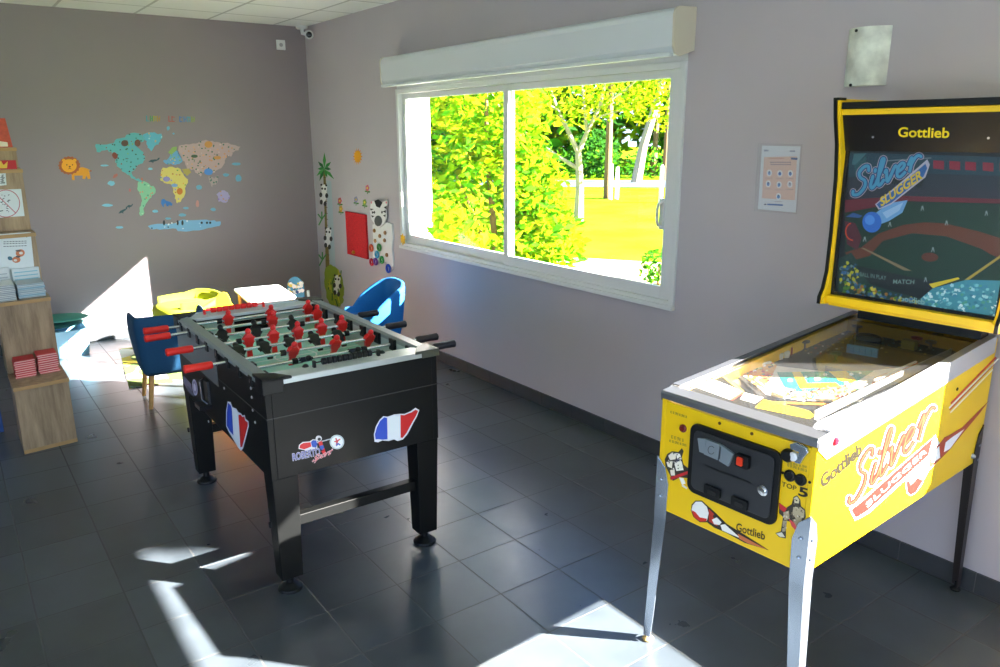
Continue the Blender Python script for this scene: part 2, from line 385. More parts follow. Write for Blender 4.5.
# playing field
field = MB(); G = mat('field_green', 'b0efdd', .2, noise=.04, nscale=6); LN = flat('d8e6e0')
field.use(G).box((.05, .10, .765), (FW-.05, FL-.10, .775)); zf = .7756
cx, cy = FW/2, FL/2
field.use(LN).poly([(.05, cy-.004, zf), (FW-.05, cy-.004, zf), (FW-.05, cy+.004, zf), (.05, cy+.004, zf)])
for R_ in (.09,):
    for k in range(32):
        a, b = 2*pi*k/32, 2*pi*(k+1)/32
        field.poly([(cx+R_*cos(a), cy+R_*sin(a), zf), (cx+R_*cos(b), cy+R_*sin(b), zf), (cx+(R_+.007)*cos(b), cy+(R_+.007)*sin(b), zf), (cx+(R_+.007)*cos(a), cy+(R_+.007)*sin(a), zf)])
for vv, sg in ((.10, 1), (FL-.10, -1)):
    for (a, b, d) in ((.2, FW-.2, .16), (.27, FW-.27, .07)):
        for p, q in (((a, vv), (a+.006, vv+sg*d)), ((b-.006, vv), (b, vv+sg*d)), ((a, vv+sg*d), (b, vv+sg*(d+.006)))):
            field.poly([(p[0], p[1], zf), (q[0], p[1], zf), (q[0], q[1], zf), (p[0], q[1], zf)])
fobj(field, 'playfield', fix=False)
m = MB(); GI = mat('inner_grey', 'bcc4c0', .4)
m.box((.024, .022, .765), (.05, FL-.022, FT-.024)).box((FW-.05, .022, .765), (FW-.024, FL-.022, FT-.024))
for v0, v1 in ((.095, .105), (FL-.105, FL-.095)):
    m.box((.05, v0, .765), (FW/2-.11, v1, FT-.03)).box((FW/2+.11, v0, .765), (FW-.05, v1, FT-.03)).box((FW/2-.11, v0, .845), (FW/2+.11, v1, FT-.03))
fobj(m, 'inner_wall', GI)
for s in (0, 1):      # side rails
    u0 = -.006 if s == 0 else FW-.050
    r = fobj(MB().prism([(u0, .03, FT-.024), (u0+.056, .03, FT-.024), (u0+.056, .03, FT-.010), (u0+.048, .03, FT), (u0+.008, .03, FT), (u0, .03, FT-.010)], (0, FL-.06, 0)), 'side_rail', M_alu)
for v0, v1, vs in ((.0, .112, -.004), (FL-.112, FL, FL+.004)):
    sh = fobj(MB().box((.045, v0, FT-.022), (FW-.045, v1, FT-.006)), 'end_shelf', mat('shelf_grey', 'c8d0cc', .25, noise=.03), bevel=.002)
    va = min(v0, vs) if vs < 0 else FL-.008
    fobj(MB().box((.05, va, FT-.024), (FW-.05, va+.012, FT-.001)), 'edge_strip', mat('edge_strip', 'c3cacc', .3, .6), sh, bevel=.002, label='bright aluminium strip')
for a, b in ((0, 0), (1, 0), (0, 1), (1, 1)):   # moulded corner caps
    m = MB(); X = lambda u: u if not a else FW-u; Y = lambda v: v if not b else FL-v
    m.prism([(X(-.009), Y(-.009), .84 if not a else .868), (X(.072), Y(-.009), .84 if not a else .868), (X(.072), Y(.006), .84 if not a else .868), (X(.018), Y(.03), .84 if not a else .868), (X(.006), Y(.072), .84 if not a else .868), (X(-.009), Y(.072), .84 if not a else .868)], (0, 0, FT+.006-(.84 if not a else .868)))
    m.prism([(X(-.009), Y(-.009), FT-.006), (X(.105), Y(-.009), FT-.006), (X(.062), Y(.062), FT-.006), (X(-.009), Y(.105), FT-.006)], (0, 0, .012))
    fobj(m, 'corner_cap', M_blk if not a else mat('cap_black_sheen', '4a4c42', .35), bevel=.003)  # black caps; those on the right carry a painted olive reflection
# legs, feet, stretchers
for a in (0, 1):
    for b in (0, 1):
        X = lambda u: u if not a else FW-u; Y = lambda v: v if not b else FL-v
        m = MB(); m.hexa([(X(.012), Y(.012), .062), (X(.098), Y(.012), .062), (X(.098), Y(.085), .062), (X(.012), Y(.085), .062)],
                         [(X(.002), Y(.002), .4985), (X(.104), Y(.002), .4985), (X(.104), Y(.10), .4985), (X(.002), Y(.10), .4985)])
        lg = fobj(m, 'leg', M_black, bevel=.003)
        c = (X(.055), Y(.05)); m = MB().lathe((c[0], c[1], 0), [(.049, 0), (.050, .006), (.047, .012), (.036, .017), (.030, .026), (.016, .032), (.014, .068)], 24)
        fobj(m, 'foot', M_blk, lg, smooth=True)
        if a == 0:
            fobj(MB().lathe((-.0035 if b == 0 else -.0035, Y(.045), .30), [(.013, 0), (.013, .006), (.009, .008)], 16, (-1, 0, 0)), 'bolt', M_blk, lg, smooth=True)
for vv in (.035, FL-.075):
    fobj(MB().box((.085, vv, .268), (FW-.085, vv+.04, .312)), 'stretcher', M_black, bevel=.003)
# bead counters
def beads(name, v, u0, u1, mt, n):
    m = MB(); m.tube([(u0-.03, v, FT+.012), (u1+.03, v, FT+.012)], .003, 8)
    for k in range(n):
        u = u0+(u1-u0)*(k+.5)/n; m.lathe((u-(u1-u0)/n*.46, v, FT+.012), [(.010, 0), (.0135, .003), (.0135, (u1-u0)/n*.92-.003), (.010, (u1-u0)/n*.92)], 12, (1, 0, 0))
    for uu in (u0-.03, u1+.03): m.box((uu-.005, v-.008, FT-.006), (uu+.005, v+.008, FT+.020))
    fobj(m, name, mt, smooth=True)
beads('score_counter', .075, .255, .47, M_blk, 10)
beads('score_counter', FL-.045, .16, .40, M_red, 8)
# rods
RZ = .862
def player(m, u, v, ang, up=1):
    st = len(m.v)
    m.ball((0, 0, .040), (.0135, .0125, .0150), 10, 7)
    m.hexa([(-.0195, -.009, -.018), (.0195, -.009, -.018), (.0195, .009, -.018), (-.0195, .009, -.018)], [(-.0235, -.0105, .014), (.0235, -.0105, .014), (.0235, .0105, .014), (-.0235, .0105, .014)])
    m.hexa([(-.0235, -.0105, .014), (.0235, -.0105, .014), (.0235, .0105, .014), (-.0235, .0105, .014)], [(-.010, -.008, .030), (.010, -.008, .030), (.010, .008, .030), (-.010, .008, .030)])
    for sx in (-1, 1):
        m.tube([(sx*.0245, 0, .012), (sx*.026, .003, -.008), (sx*.017, .010, -.018)], .0055, 6)
    m.hexa([(-.0095, -.006, -.055), (.0095, -.006, -.055), (.0095, .007, -.055), (-.0095, .007, -.055)], [(-.0165, -.009, -.018), (.0165, -.009, -.018), (.0165, .009, -.018), (-.0165, .009, -.018)])
    m.hexa([(-.0115, -.007, -.080), (.0115, -.007, -.080), (.0115, .010, -.080), (-.0115, .010, -.080)], [(-.0105, -.006, -.055), (.0105, -.006, -.055), (.0105, .008, -.055), (-.0105, .008, -.055)])
    c, s = cos(ang), sin(ang)
    for i in range(st, len(m.v)):
        x, y, z = m.v[i]; m.v[i] = Vector((u+x, v+y*c-z*s, RZ+y*s+z*c))
    return m
# per rod: team, player u positions, lean, handle side
RODS = [('b', [.20, .365, .53], .9, 1), ('b', [.27, .49], 1.2, 1), ('r', [.275, .468, .632], .55, 0), ('b', [.088, .200, .315, .430, .545], -1.15, 1),
        ('r', [.180, .295, .412, .530, .635], .0, 0), ('b', [.105, .262, .445], -.5, 1), ('r', [.395, .630], .15, 0), ('r', [.222, .440, .640], .25, 0)]
M_rodm = mat('rod_chrome', 'c8ccd0', .22, 1.); M_gr = mat('red_grip', 'e02014', .45); M_gb = mat('black_grip', '1c1a20', .4)
for i, (tm, us, ang, side) in enumerate(RODS):
    v = .135+.15*i
    push = {0: .0, 1: .05}.get(side, 0)
    u0, u1 = (-.075, FW+.012) if side == 0 else (-.010, FW+.075)
    if i == 6: u0 = -.10
    rod = fobj(MB().tube([(u0, v, RZ), (u1, v, RZ)], .0075, 10), 'rod', M_rodm, smooth=True)
    ho = (u0+.012, -1) if side == 0 else (u1-.012, 1)
    prof = [(.012, 0), (.0155, .004), (.0165, .02), (.0155, .06), (.017, .108), (.013, .112)]
    fobj(MB().lathe((ho[0], v, RZ), prof, 14, (ho[1], 0, 0)), 'handle', M_gr if tm == 'r' else M_gb, rod, smooth=True)
    for u in us: fobj(player(MB(), u, v, ang), 'player', M_red if tm == 'r' else M_blk, rod, smooth=True, label='red player figure' if tm == 'r' else 'black player figure')
    for u in (min(us)-.045, max(us)+.045):
        if .06 < u < FW-.06: fobj(MB().lathe((u-.012, v, RZ), [(.010, 0), (.0135, .002), (.0135, .022), (.010, .024)], 12, (1, 0, 0)), 'bumper', M_blk, rod, smooth=True)
    for u in (.049, FW-.062):
        fobj(MB().box((u, v-.026, RZ-.028), (u+.013, v+.026, RZ+.024)), 'bearing', M_blk, rod, bevel=.003)
    if side == 0 or True:
        fobj(MB().box((-.010, v-.02, RZ-.022), (.0, v+.02, RZ+.02)), 'outer_bearing', M_blk, rod, bevel=.003)
# stickers, screws and coin slide, read off onto the two visible boards
PF = Plane(FQ(0, 0, 0), (Vector(FQ(0, -1, 0))-Vector(FQ(0, 0, 0)))); PL = Plane(FQ(0, 0, 0), (Vector(FQ(-1, 0, 0))-Vector(FQ(0, 0, 0))))
def flag(pl, pts_w, pts_b, pts_m, pts_r):
    m = MB(); m.use(flat('dfe3ee')); pl.poly(m, pts_w, .0010)
    m.use(flat('1a49c4')); pl.poly(m, pts_b, .0016); m.use(flat('e8eef4')); pl.poly(m, pts_m, .0016); m.use(flat('d41a1a')); pl.poly(m, pts_r, .0016)
    return m
def C6(x, y): return (280+x*.16, 400+y*.16)
fb = [C6(*p) for p in [(596, 245), (592, 215), (604, 170), (625, 130), (650, 108), (668, 112), (671, 245), (640, 248), (618, 244)]]
fm = [C6(*p) for p in [(671, 112), (690, 106), (712, 98), (735, 104), (748, 96), (750, 235), (735, 243), (700, 240), (674, 246)]]
fr = [C6(*p) for p in [(752, 92), (775, 95), (800, 84), (822, 76), (845, 60), (862, 68), (848, 100), (830, 130), (808, 170), (790, 205), (765, 236), (753, 234)]]
fw = [C6(*p) for p in [(590, 260), (586, 215), (598, 165), (620, 125), (645, 100), (672, 104), (712, 90), (750, 86), (778, 86), (815, 70), (845, 48), (870, 62), (856, 102), (835, 140), (815, 178), (797, 212), (768, 246), (735, 256), (712, 246), (678, 256), (640, 252), (612, 264)]]
flag(PF, fw, fb, fm, fr).obj('sticker', None, foos, fix=False, label='French flag sticker on the end board')
def C7(x, y): return (160+x*.165, 370+y*.165)
flag(PL, [C7(*p) for p in [(412, 190), (430, 195), (440, 225), (465, 235), (475, 255), (492, 262), (500, 275), (515, 272), (520, 295), (538, 310), (540, 340), (520, 420), (505, 475), (492, 490), (475, 470), (445, 420), (418, 375), (402, 340), (402, 250)]],
     [C7(*p) for p in [(415, 198), (432, 215), (438, 235), (447, 395), (425, 370), (406, 335), (407, 255)]],
     [C7(*p) for p in [(438, 238), (460, 242), (474, 262), (487, 470), (474, 458), (448, 405)]],
     [C7(*p) for p in [(478, 272), (492, 270), (500, 284), (514, 282), (518, 305), (534, 318), (534, 340), (514, 415), (500, 465), (490, 468)]]).obj('sticker', None, foos, fix=False, label='French flag sticker on the long side')
m = MB(); m.use(flat('e9e6ea'))
def P6(pts, c, e): m.use(flat(c)); PF.poly(m, [C6(*p) for p in pts], e)
P6([(115, 305), (118, 280), (140, 262), (185, 258), (205, 245), (230, 248), (232, 300), (160, 315)], 'e9e6ea', .0010)
P6([(120, 300), (125, 280), (145, 268), (190, 263), (195, 290), (150, 308)], 'd8222a', .0016)
P6([(192, 262), (205, 250), (225, 252), (232, 275), (225, 298), (200, 292)], '2350b8', .0018)
P6([(238, 262), (262, 255), (268, 285), (280, 310), (262, 312), (246, 290)], 'd8222a', .0020)
P6([(246, 285), (268, 280), (276, 300), (262, 312), (250, 305)], '2350b8', .0022)
P6([(256, 318), (278, 312), (290, 335), (270, 342)], 'd8222a', .0022)
m.use(flat('d9d9dc')); PF.disc(m, *C6(241, 240), 3.2, 3.0, .0020); m.use(flat('303238')); PF.disc(m, *C6(244, 244), 1.7, 1.6, .0024)
P6([(230, 262), (312, 240), (314, 246), (232, 270)], 'b9bdc6', .0018)
m.use(flat('dfeaec')); PF.disc(m, *C6(355, 262), 7.2, 7.2, .0014, 24); m.use(flat('8fa6b0')); PF.disc(m, *C6(355, 262), 6.6, 6.6, .0016, 24); m.use(flat('eef3f4')); PF.disc(m, *C6(355, 262), 6.1, 6.1, .0018, 24)
P6([(342, 240), (352, 236), (356, 250), (372, 240), (378, 243), (362, 258), (358, 272), (346, 282), (350, 262), (338, 262), (336, 257), (350, 252)], 'd43a48', .0022)
P6([(352, 268), (366, 268), (378, 280), (372, 284), (362, 276), (354, 288), (348, 286)], '3a68b8', .0022)
m.use(flat('ded7e4')); PF.text(m, 'ROBERTO', C6(80, 378), C6(250, 340), C6(76, 335), .0020, .05)
m.use(flat('3848a0')); PF.text(m, 'ROBERTO', C6(80, 378), C6(250, 340), C6(76, 335), .0026, .0)
m.use(flat('e9c9cf')); PF.text(m, 'Sport', C6(200, 385), C6(318, 335), C6(214, 345), .0028, .05, font_shear=.4)
m.use(flat('c8404c')); PF.text(m, 'Sport', C6(200, 385), C6(318, 335), C6(214, 345), .0034, .0, font_shear=.4)
m.obj('sticker', None, foos, fix=False, label='maker logo sticker with a table football player and a ball')
# the same logo on the long side, seen very obliquely
m = MB()
def P7(pts, c, e): m.use(flat(c)); PL.poly(m, [C7(*p) for p in pts], e)
P7([(135, 40), (150, 38), (190, 85), (200, 150), (175, 130), (145, 80)], '77708c', .0012)
P7([(160, 95), (175, 100), (215, 155), (205, 162), (170, 125)], '5a5a6c', .0016)
m.use(flat('b9b4cf')); PL.disc(m, *C7(213, 105), 2.6, 8.2, .0014, 20, -.12); m.use(flat('8a84a6')); PL.disc(m, *C7(213, 105), 1.9, 6.6, .0018, 20, -.12)
m.use(flat('d0cce0')); PL.disc(m, *C7(213, 105), 1.2, 4.0, .0022, 12, -.12)
m.obj('sticker', None, foos, fix=False, label='faded lilac maker logo sticker on the long side')
for x, y in [(390, 110), (552, 110), (557, 165), (563, 243), (578, 317), (296, 312)]:
    c = PL.at(*C7(x, y)); MB().lathe(c, [(.006, 0), (.006, .002), (.003, .0035)], 10, PL.n).obj('screw', M_steel, foos, smooth=True)
m = MB(); a, b = PL.at(*C7(283, 60)), PL.at(*C7(300, 195)); n = PL.n
d = Vector(FQ(0, 1, 0))-Vector(FQ(0, 0, 0))
m.prism([a+d*.03, a-d*.035, b-d*.03, b+d*.03], n*.010)
m.tube([a+n*.012+d*.02, a+n*.03, b+n*.03+Vector((0, 0, .02)), b+n*.012-d*.02], .006, 8)
m.prism([b+d*.045, b-d*.045, b-d*.04-Vector((0, 0, .02)), b+d*.04-Vector((0, 0, .02))], n*.055)
m.obj('coin_slide', mat('dark_steel', '55555a', .3, .9), foos, bevel=.001, label='dull metal coin slide')

# ------------------------------------------------------------------ pinball machine
PA = .0517; PX0, PY0 = -1.2735, -2.0131; PW, PLn = .5301, 1.2389
def PQ(l, t, z): c, s = cos(PA), sin(PA); return (PX0+c*l-s*t, PY0+s*l+c*t, z)
ZF, ZB, ZBOT = .9665, 1.0447, .553
def zt(l): return ZF+(ZB-ZF)*l/PLn
pin = thing('pinball_machine', 'yellow pinball machine with a dark baseball backglass and chrome front legs', 'pinball machine', (*PQ(PLn/2, PW/2, 0)[:2], 0))
def pobj(mb, name, m=None, parent=None, **k): return mb.T(PQ).obj(name, m, parent or pin, **k)
m = MB()
for t0 in (0, PW-.018): m.prism([(0, t0, ZBOT), (PLn, t0, ZBOT), (PLn, t0, ZB-.012), (0, t0, ZF-.03)], (0, .018, 0))
m.box((0, .018, ZBOT), (.018, PW-.018, ZF-.035)).box((PLn-.018, .018, ZBOT), (PLn, PW-.018, ZB-.02)).box((.018, .018, ZBOT+.01), (PLn-.018, PW-.018, ZBOT+.022))
pobj(m, 'cabinet', M_yel, bevel=.002)
# lockdown bar
m = MB(); m.prism([(-.006, -.002, ZF-.028), (-.008, -.002, ZF-.010), (-.002, -.002, ZF-.002), (.055, -.002, ZF+.002), (.055, -.002, ZF-.010), (.0, -.002, ZF-.014), (.0, -.002, ZF-.028)], (0, PW+.004, 0))
pobj(m, 'lockdown_bar', mat('lockdown_steel', '8a8c92', .35, .85, bump=.15, nscale=120), bevel=.002)
for t0, sg in ((0, -1), (PW, 1)):
    m = MB(); o = t0+sg*.0015; th = sg*.0025
    m.prism([(.0, o, ZF-.036), (.05, o, ZF-.075), (1.215, o, zt(1.215)-.060), (1.215, o, zt(1.215)+.001), (.05, o, zt(.05)+.001), (.0, o, ZF-.012)], (0, th, 0))
    a = t0+sg*.004; b = t0-sg*.024
    m.prism([(.055, min(a, b), zt(.055)+.001), (.055, max(a, b), zt(.055)+.001), (.055, max(a, b), zt(.055)+.004), (.055, min(a, b), zt(.055)+.004)], (1.16, 0, zt(1.215)-zt(.055)))
    pobj(m, 'side_rail', M_steel if sg < 0 else mat('shaded_steel', '5c5e64', .35, .5))  # far rail is the same steel, its shade painted in as a darker grey
# art planes
PFR = Plane(PQ(0, 0, 0), Vector(PQ(-1, 0, 0))-Vector(PQ(0, 0, 0)))
PSD = Plane(PQ(0, 0, 0), Vector(PQ(0, -1, 0))-Vector(PQ(0, 0, 0)))
PG = Vector(PQ(1, 0, (ZB-ZF)/PLn))-Vector(PQ(0, 0, 0)); PT = Vector(PQ(0, 1, 0))-Vector(PQ(0, 0, 0))
PTN = PG.cross(PT).normalized()
SCRIPT = [[(.17, .80), (.155, .98), (.09, 1.02), (.03, .86), (.06, .64), (.13, .45), (.135, .20), (.06, .02), (-.02, .08), (-.03, .24)], [(.245, .50), (.225, .20), (.25, .04), (.30, .14)], [(.268, .66), (.272, .74)],
          [(.30, .14), (.365, .70), (.385, 1.0), (.35, 1.02), (.33, .60), (.335, .12), (.37, .04), (.42, .20)], [(.42, .46), (.44, .52), (.465, .08), (.50, .16), (.56, .54), (.59, .48)],
          [(.60, .26), (.68, .34), (.70, .48), (.655, .56), (.61, .42), (.61, .14), (.66, .04), (.73, .16)], [(.76, .40), (.80, .62), (.805, .40), (.79, .06)], [(.80, .34), (.85, .56), (.90, .60), (.94, .50)]]
def script(pl, mb, bl, br, tl, wd, e):
    def pt(u, v): return (bl[0]+(br[0]-bl[0])*u+(tl[0]-bl[0])*v, bl[1]+(br[1]-bl[1])*u+(tl[1]-bl[1])*v)
    for si, st_ in enumerate(SCRIPT):
        P = [st_[0]]+st_+[st_[-1]]; out = []
        for i in range(1, len(P)-2):
            for k in range(5):
                f = k/5; a, b, c, d = P[i-1], P[i], P[i+1], P[i+2]
                out.append(tuple(.5*(2*b[q]+(c[q]-a[q])*f+(2*a[q]-5*b[q]+4*c[q]-d[q])*f*f+(-a[q]+3*b[q]-3*c[q]+d[q])*f**3) for q in (0, 1)))
        out.append(st_[-1]); out = [pt(*o) for o in out]
        for i in range(len(out)-1):
            pl.line(mb, out[i], out[i+1], wd, e+i*2e-6+si*5e-6); pl.disc(mb, *out[i], wd/2, wd/2, e+i*2e-6+si*5e-6, 8)
# playfield
DEPTH = .062
PPF = Plane(PQ(0, 0, ZF-DEPTH), PTN)
def C3(x, y): return (650+x*.35, 300+y*.35)        # read from an enlarged view of the top
M_pfd = mat('playfield_dark', '23262a', .3, noise=.25, nscale=60)
m = MB(); m.use(M_pfd); m.prism([(.02, .018, ZF-DEPTH-.012), (PLn-.02, .018, zt(PLn)-DEPTH-.012), (PLn-.02, PW-.018, zt(PLn)-DEPTH-.012), (.02, PW-.018, ZF-DEPTH-.012)], (0, 0, .0115))
m.T(PQ)
def pp(pts, c, e=.002): m.use(flat(c)); PPF.poly(m, [C3(*p) for p in pts], e)
pp([(245, 190), (330, 185), (500, 205), (610, 205), (740, 190), (760, 180), (640, 260), (600, 292), (440, 290), (330, 270)], 'e6dfd6', .001)
pp([(362, 208), (640, 203), (590, 235), (560, 255), (430, 262), (385, 250)], '12907c', .002)
pp([(405, 208), (430, 207), (450, 240), (530, 238), (545, 250), (430, 255)], 'e8c400', .003)
pp([(510, 206), (560, 205), (590, 232), (575, 240), (540, 232)], 'e8c400', .003)
pp([(450, 210), (510, 209), (530, 236), (455, 238)], '1aa080', .0035)
for x, y, r in [(478, 228, 6), (400, 232, 5), (500, 216, 4), (575, 215, 4), (600, 212, 3), (445, 222, 3), (560, 240, 4)]:
    m.use(flat('d9efe6')); PPF.disc(m, *C3(x, y), r*.35*1.6, r*.35, .004, 12)
pp([(265, 205), (350, 180), (362, 190), (350, 215), (330, 250), (300, 245), (275, 225)], 'e9a23a', .003)
pp([(640, 225), (760, 178), (768, 188), (690, 230), (650, 252), (632, 246)], 'e98a2a', .003)
pp([(440, 265), (560, 245), (605, 258), (560, 296), (450, 285), (400, 280)], 'e8b060', .003)
pp([(330, 292), (560, 300), (566, 306), (330, 298)], 'c8801a', .004)
pp([(235, 205), (245, 203), (330, 280), (318, 284)], '3c3a38', .004)
# confetti of small printed details
cols = ['d9331e', 'f0c020', 'ffffff', '2a2a30', 'e0761a', '2a8a5a', 'b51f2e', 'f6e9a0']
def confetti(mb, pl, region, n, size, cs, e, asp=.55):
    xs = [p[0] for p in region]; ys = [p[1] for p in region]; k = 0; tries = 0
    def inside(x, y):
        c = False; j = len(region)-1
        for i in range(len(region)):
            xi, yi = region[i]; xj, yj = region[j]
            if (yi > y) != (yj > y) and x < (xj-xi)*(y-yi)/(yj-yi)+xi: c = not c
            j = i
        return c
    while k < n and tries < n*40:
        tries += 1; x, y = rnd.uniform(min(xs), max(xs)), rnd.uniform(min(ys), max(ys))
        if not inside(x, y): continue
        k += 1; mb.use(flat(rnd.choice(cs))); q = rnd.randint(3, 6); a0 = rnd.uniform(0, 6)
        pl.poly(mb, [(x+size*rnd.uniform(.5, 1)*cos(a0+2*pi*j/q), y+asp*size*rnd.uniform(.5, 1)*sin(a0+2*pi*j/q)) for j in range(q)], e+k*.000004)
R3 = lambda pts: [C3(*p) for p in pts]
confetti(m, PPF, R3([(245, 200), (350, 182), (362, 190), (330, 262), (300, 245)]), 70, 2.6, cols, .005)
confetti(m, PPF, R3([(635, 245), (760, 178), (766, 190), (690, 232), (650, 252)]), 60, 2.4, ['e0481e', 'f0b020', 'ffffff', 'e0761a', 'f6d060'], .005)
confetti(m, PPF, R3([(330, 270), (560, 245), (605, 258), (560, 296), (400, 284)]), 70, 2.6, cols, .005)
confetti(m, PPF, R3([(540, 60), (880, 120), (800, 160), (560, 160), (400, 160), (470, 100)]), 150, 2.2, ['8a5a2a', '5a6a5a', 'a7902e', '8a4a2e', '4a7a8a', 'c0aa4a', '8b8b82', 'c04a2a', 'd8d4c8'], .003)
m.obj('playfield', None, pin, fix=False)
# apron with instruction cards
PAP = Plane(PQ(0, 0, ZF-.030), PTN)
m = MB(); m.use(M_blk)
q = [C3(*p) for p in [(85, 245), (185, 200), (290, 268), (480, 345), (455, 372), (300, 330)]]
m.poly([PAP.at(x, y, 0) for x, y in q]); m.use(flat('efe9d6')); PAP.poly(m, R3([(110, 242), (165, 222), (268, 262), (228, 285)]), .001)
PAP.poly(m, R3([(270, 265), (325, 280), (300, 296), (258, 284)]), .001)
m.use(flat('e8c400')); PAP.poly(m, R3([(325, 285), (455, 318), (470, 332), (455, 340), (300, 308)]), .0012)
m.use(flat('c8401e')); PAP.poly(m, R3([(228, 285), (262, 264), (268, 266), (236, 288)]), .0014)
m.use(flat('d8b848')); PAP.poly(m, R3([(186, 204), (196, 202), (270, 262), (262, 264)]), .0014)
m.obj('apron', None, pin, fix=False)
# fittings above the playfield, at true height under the glass
def onpf(x, y): v = PPF.at(*C3(x, y)); return v
m_w = flat('e9e9e6', .3)
for x, y in [(370, 168), (388, 163)]:
    c = onpf(x, y); MB().lathe(c, [(.012, 0), (.014, .012), (.014, .022), (.010, .024)], 14, PTN).obj('round_target', m_w, pin, smooth=True)
c = onpf(405, 158); MB().prism([c, c+PT*.03, c+PT*.03+PTN*.03, c+PTN*.03], PG*.006).obj('target', flat('a02428', .35), pin, bevel=.001)
for k in range(5):
    c = onpf(560+k*17, 150+k*3); MB().prism([c, c-PT*.026, c-PT*.026+PTN*.034, c+PTN*.034], PG*.008).obj('drop_target', flat('2f7fae', .3), pin, bevel=.001, label='blue drop target')
c = onpf(620, 130); MB().ball(c+PTN*.03, (.055, .055, .018), 18, 8).lathe(c, [(.05, 0), (.05, .028)], 18, PTN).obj('dome', mat('smoky_dome', '4a4e50', .1, coat=1), pin, smooth=True)
c = onpf(715, 138); MB().prism([c, c-PT*.05, c-PT*.05+PTN*.035, c+PTN*.035], PG*.03).obj('plastic_box', flat('8a7a34', .3), pin, bevel=.002)
for k, (x, y) in enumerate([(455, 118), (500, 100), (590, 95), (680, 105), (760, 130), (820, 120), (440, 140), (530, 175), (350, 160), (300, 178), (800, 142)]):
    c = onpf(x, y); MB().lathe(c, [(.016, 0), (.006, .004), (.006, .026), (.02, .028), (.02, .033), (.003, .036)], 14, PTN).obj('bumper_post', flat(['8a2a1e', '7a6a2a', '5a5a58', '2a5a4a'][k % 4], .3), pin, smooth=True)
for (x0, y0, x1, y1) in [(250, 205, 345, 186), (640, 240, 758, 186), (330, 262, 300, 240), (570, 292, 606, 262)]:
    a, b = onpf(x0, y0)+PTN*.012, onpf(x1, y1)+PTN*.012; MB().tube([a, b], .005, 8).obj('rubber_rail', flat('ece6dc', .5), pin, smooth=True)
for (x0, y0, x1, y1) in [(350, 275, 385, 287), (520, 292, 470, 290)]:
    a, b = onpf(x0, y0)+PTN*.010, onpf(x1, y1)+PTN*.010; MB().tube([a, b], [.010, .005], 10).obj('flipper', flat('f0e8d8', .35), pin, smooth=True)
a, b = PPF.at(*C3(470, 348)), PPF.at(*C3(860, 165))
MB().prism([a, b, b+PTN*.035, a+PTN*.035], PT*.004).obj('lane_guide', M_steel, pin)
# inner cabinet walls above playfield are the yellow boards; back board
pobj(MB().box((PLn-.10, .018, .98), (PLn-.085, PW-.018, zt(PLn-.10)-.014)), 'inner_board', mat('shaded_yellow_board', '9a7c14', .5))  # yellow board with its shade painted in as ochre
m = MB(); e = .0105
m.prism([(.05, .012, zt(.05)-e), (PLn-.03, .012, zt(PLn-.03)-e), (PLn-.03, PW-.012, zt(PLn-.03)-e), (.05, PW-.012, zt(.05)-e)], (0, 0, .005))
pobj(m, 'top_glass', glassmat('dusty_glass', dust=.012))
# front: coin door
def pfr(l, t, z): return PQ(-l, t, z)
def rr(t0, t1, z0, z1, r, n=5):
    out = []
    for (ct, cz, a) in ((t1-r, z1-r, 0), (t0+r, z1-r, pi/2), (t0+r, z0+r, pi), (t1-r, z0+r, 3*pi/2)):
        for k in range(n+1): out.append((ct+r*cos(a+k*pi/2/n), cz+r*sin(a+k*pi/2/n)))
    return out
def fl(x, y):           # local t, z of a photo position on the front board
    v = PFR.at(x, y); dx, dy = v.x-PX0, v.y-PY0; return (-sin(PA)*dx+cos(PA)*dy, v.z)
tl, tr_, br_, bl_ = fl(692, 420), fl(783, 453), fl(777, 530), fl(689, 487)
T0, T1, Z0, Z1 = (tr_[0]+br_[0])/2, (tl[0]+bl_[0])/2, (br_[1]+bl_[1])/2, (tr_[1]+tl[1])/2
def slab(mb, pts, l0, l1): return mb.prism([(-l0, t, z) for t, z in pts], (-(l1-l0), 0, 0))
m = MB(); slab(m, rr(T0, T1, Z0, Z1, .028), 0, .010)
door = pobj(m, 'coin_door', M_blk, bevel=.002)
pobj(slab(MB(), rr(T0+.018, T1-.018, Z0+.018, Z1-.018, .02), .010, .0145), 'door_leaf', mat('door_leaf', '2c2d30', .35), door, bevel=.002)
def fbox(x0, y0, x1, y1, l0, l1, name, mt, r=.004, **k):
    a, b = fl(x0, y0), fl(x1, y1); return pobj(slab(MB(), rr(min(a[0], b[0]), max(a[0], b[0]), min(a[1], b[1]), max(a[1], b[1]), r), l0, l1), name, mt, door, bevel=.001, **k)
GS = mat('grey_slot_plate', '8d98a0', .3, .4)
def CB(x, y): return (655+x*.18, 380+y*.18)
for k, pts in enumerate([[(262, 312), (310, 318), (302, 400), (272, 388)], [(312, 320), (385, 348), (375, 435), (298, 402)], [(390, 350), (460, 400), (432, 470), (380, 438)]]):
    pobj(slab(MB(), [fl(*CB(*p)) for p in pts], .0145, .024), 'slot_plate', GS, door, bevel=.001)
m = MB(); m.use(flat('3a4046'));
for k in range(14):
    a = .6+k*(2*pi-1.2)/14; PFR.line(m, CB(340+18*cos(a), 378+22*sin(a)), CB(340+18*cos(a+.36), 378+22*sin(a+.36)), .6, .0248)
PFR.line(m, CB(392, 360), CB(386, 428), .8, .0248); m.obj('slot_mark', None, door, fix=False)
fbox(*CB(478, 392), *CB(545, 488), .0145, .030, 'reject_button', M_blk)
fbox(*CB(492, 408), *CB(520, 465), .030, .036, 'reject_light', mat('red_lamp_plastic', 'e03a18', .3), label='red coin return button')
fbox(*CB(296, 465), *CB(548, 570), .0145, .0165, 'recess_panel', mat('recess', '2b2c2e', .4))
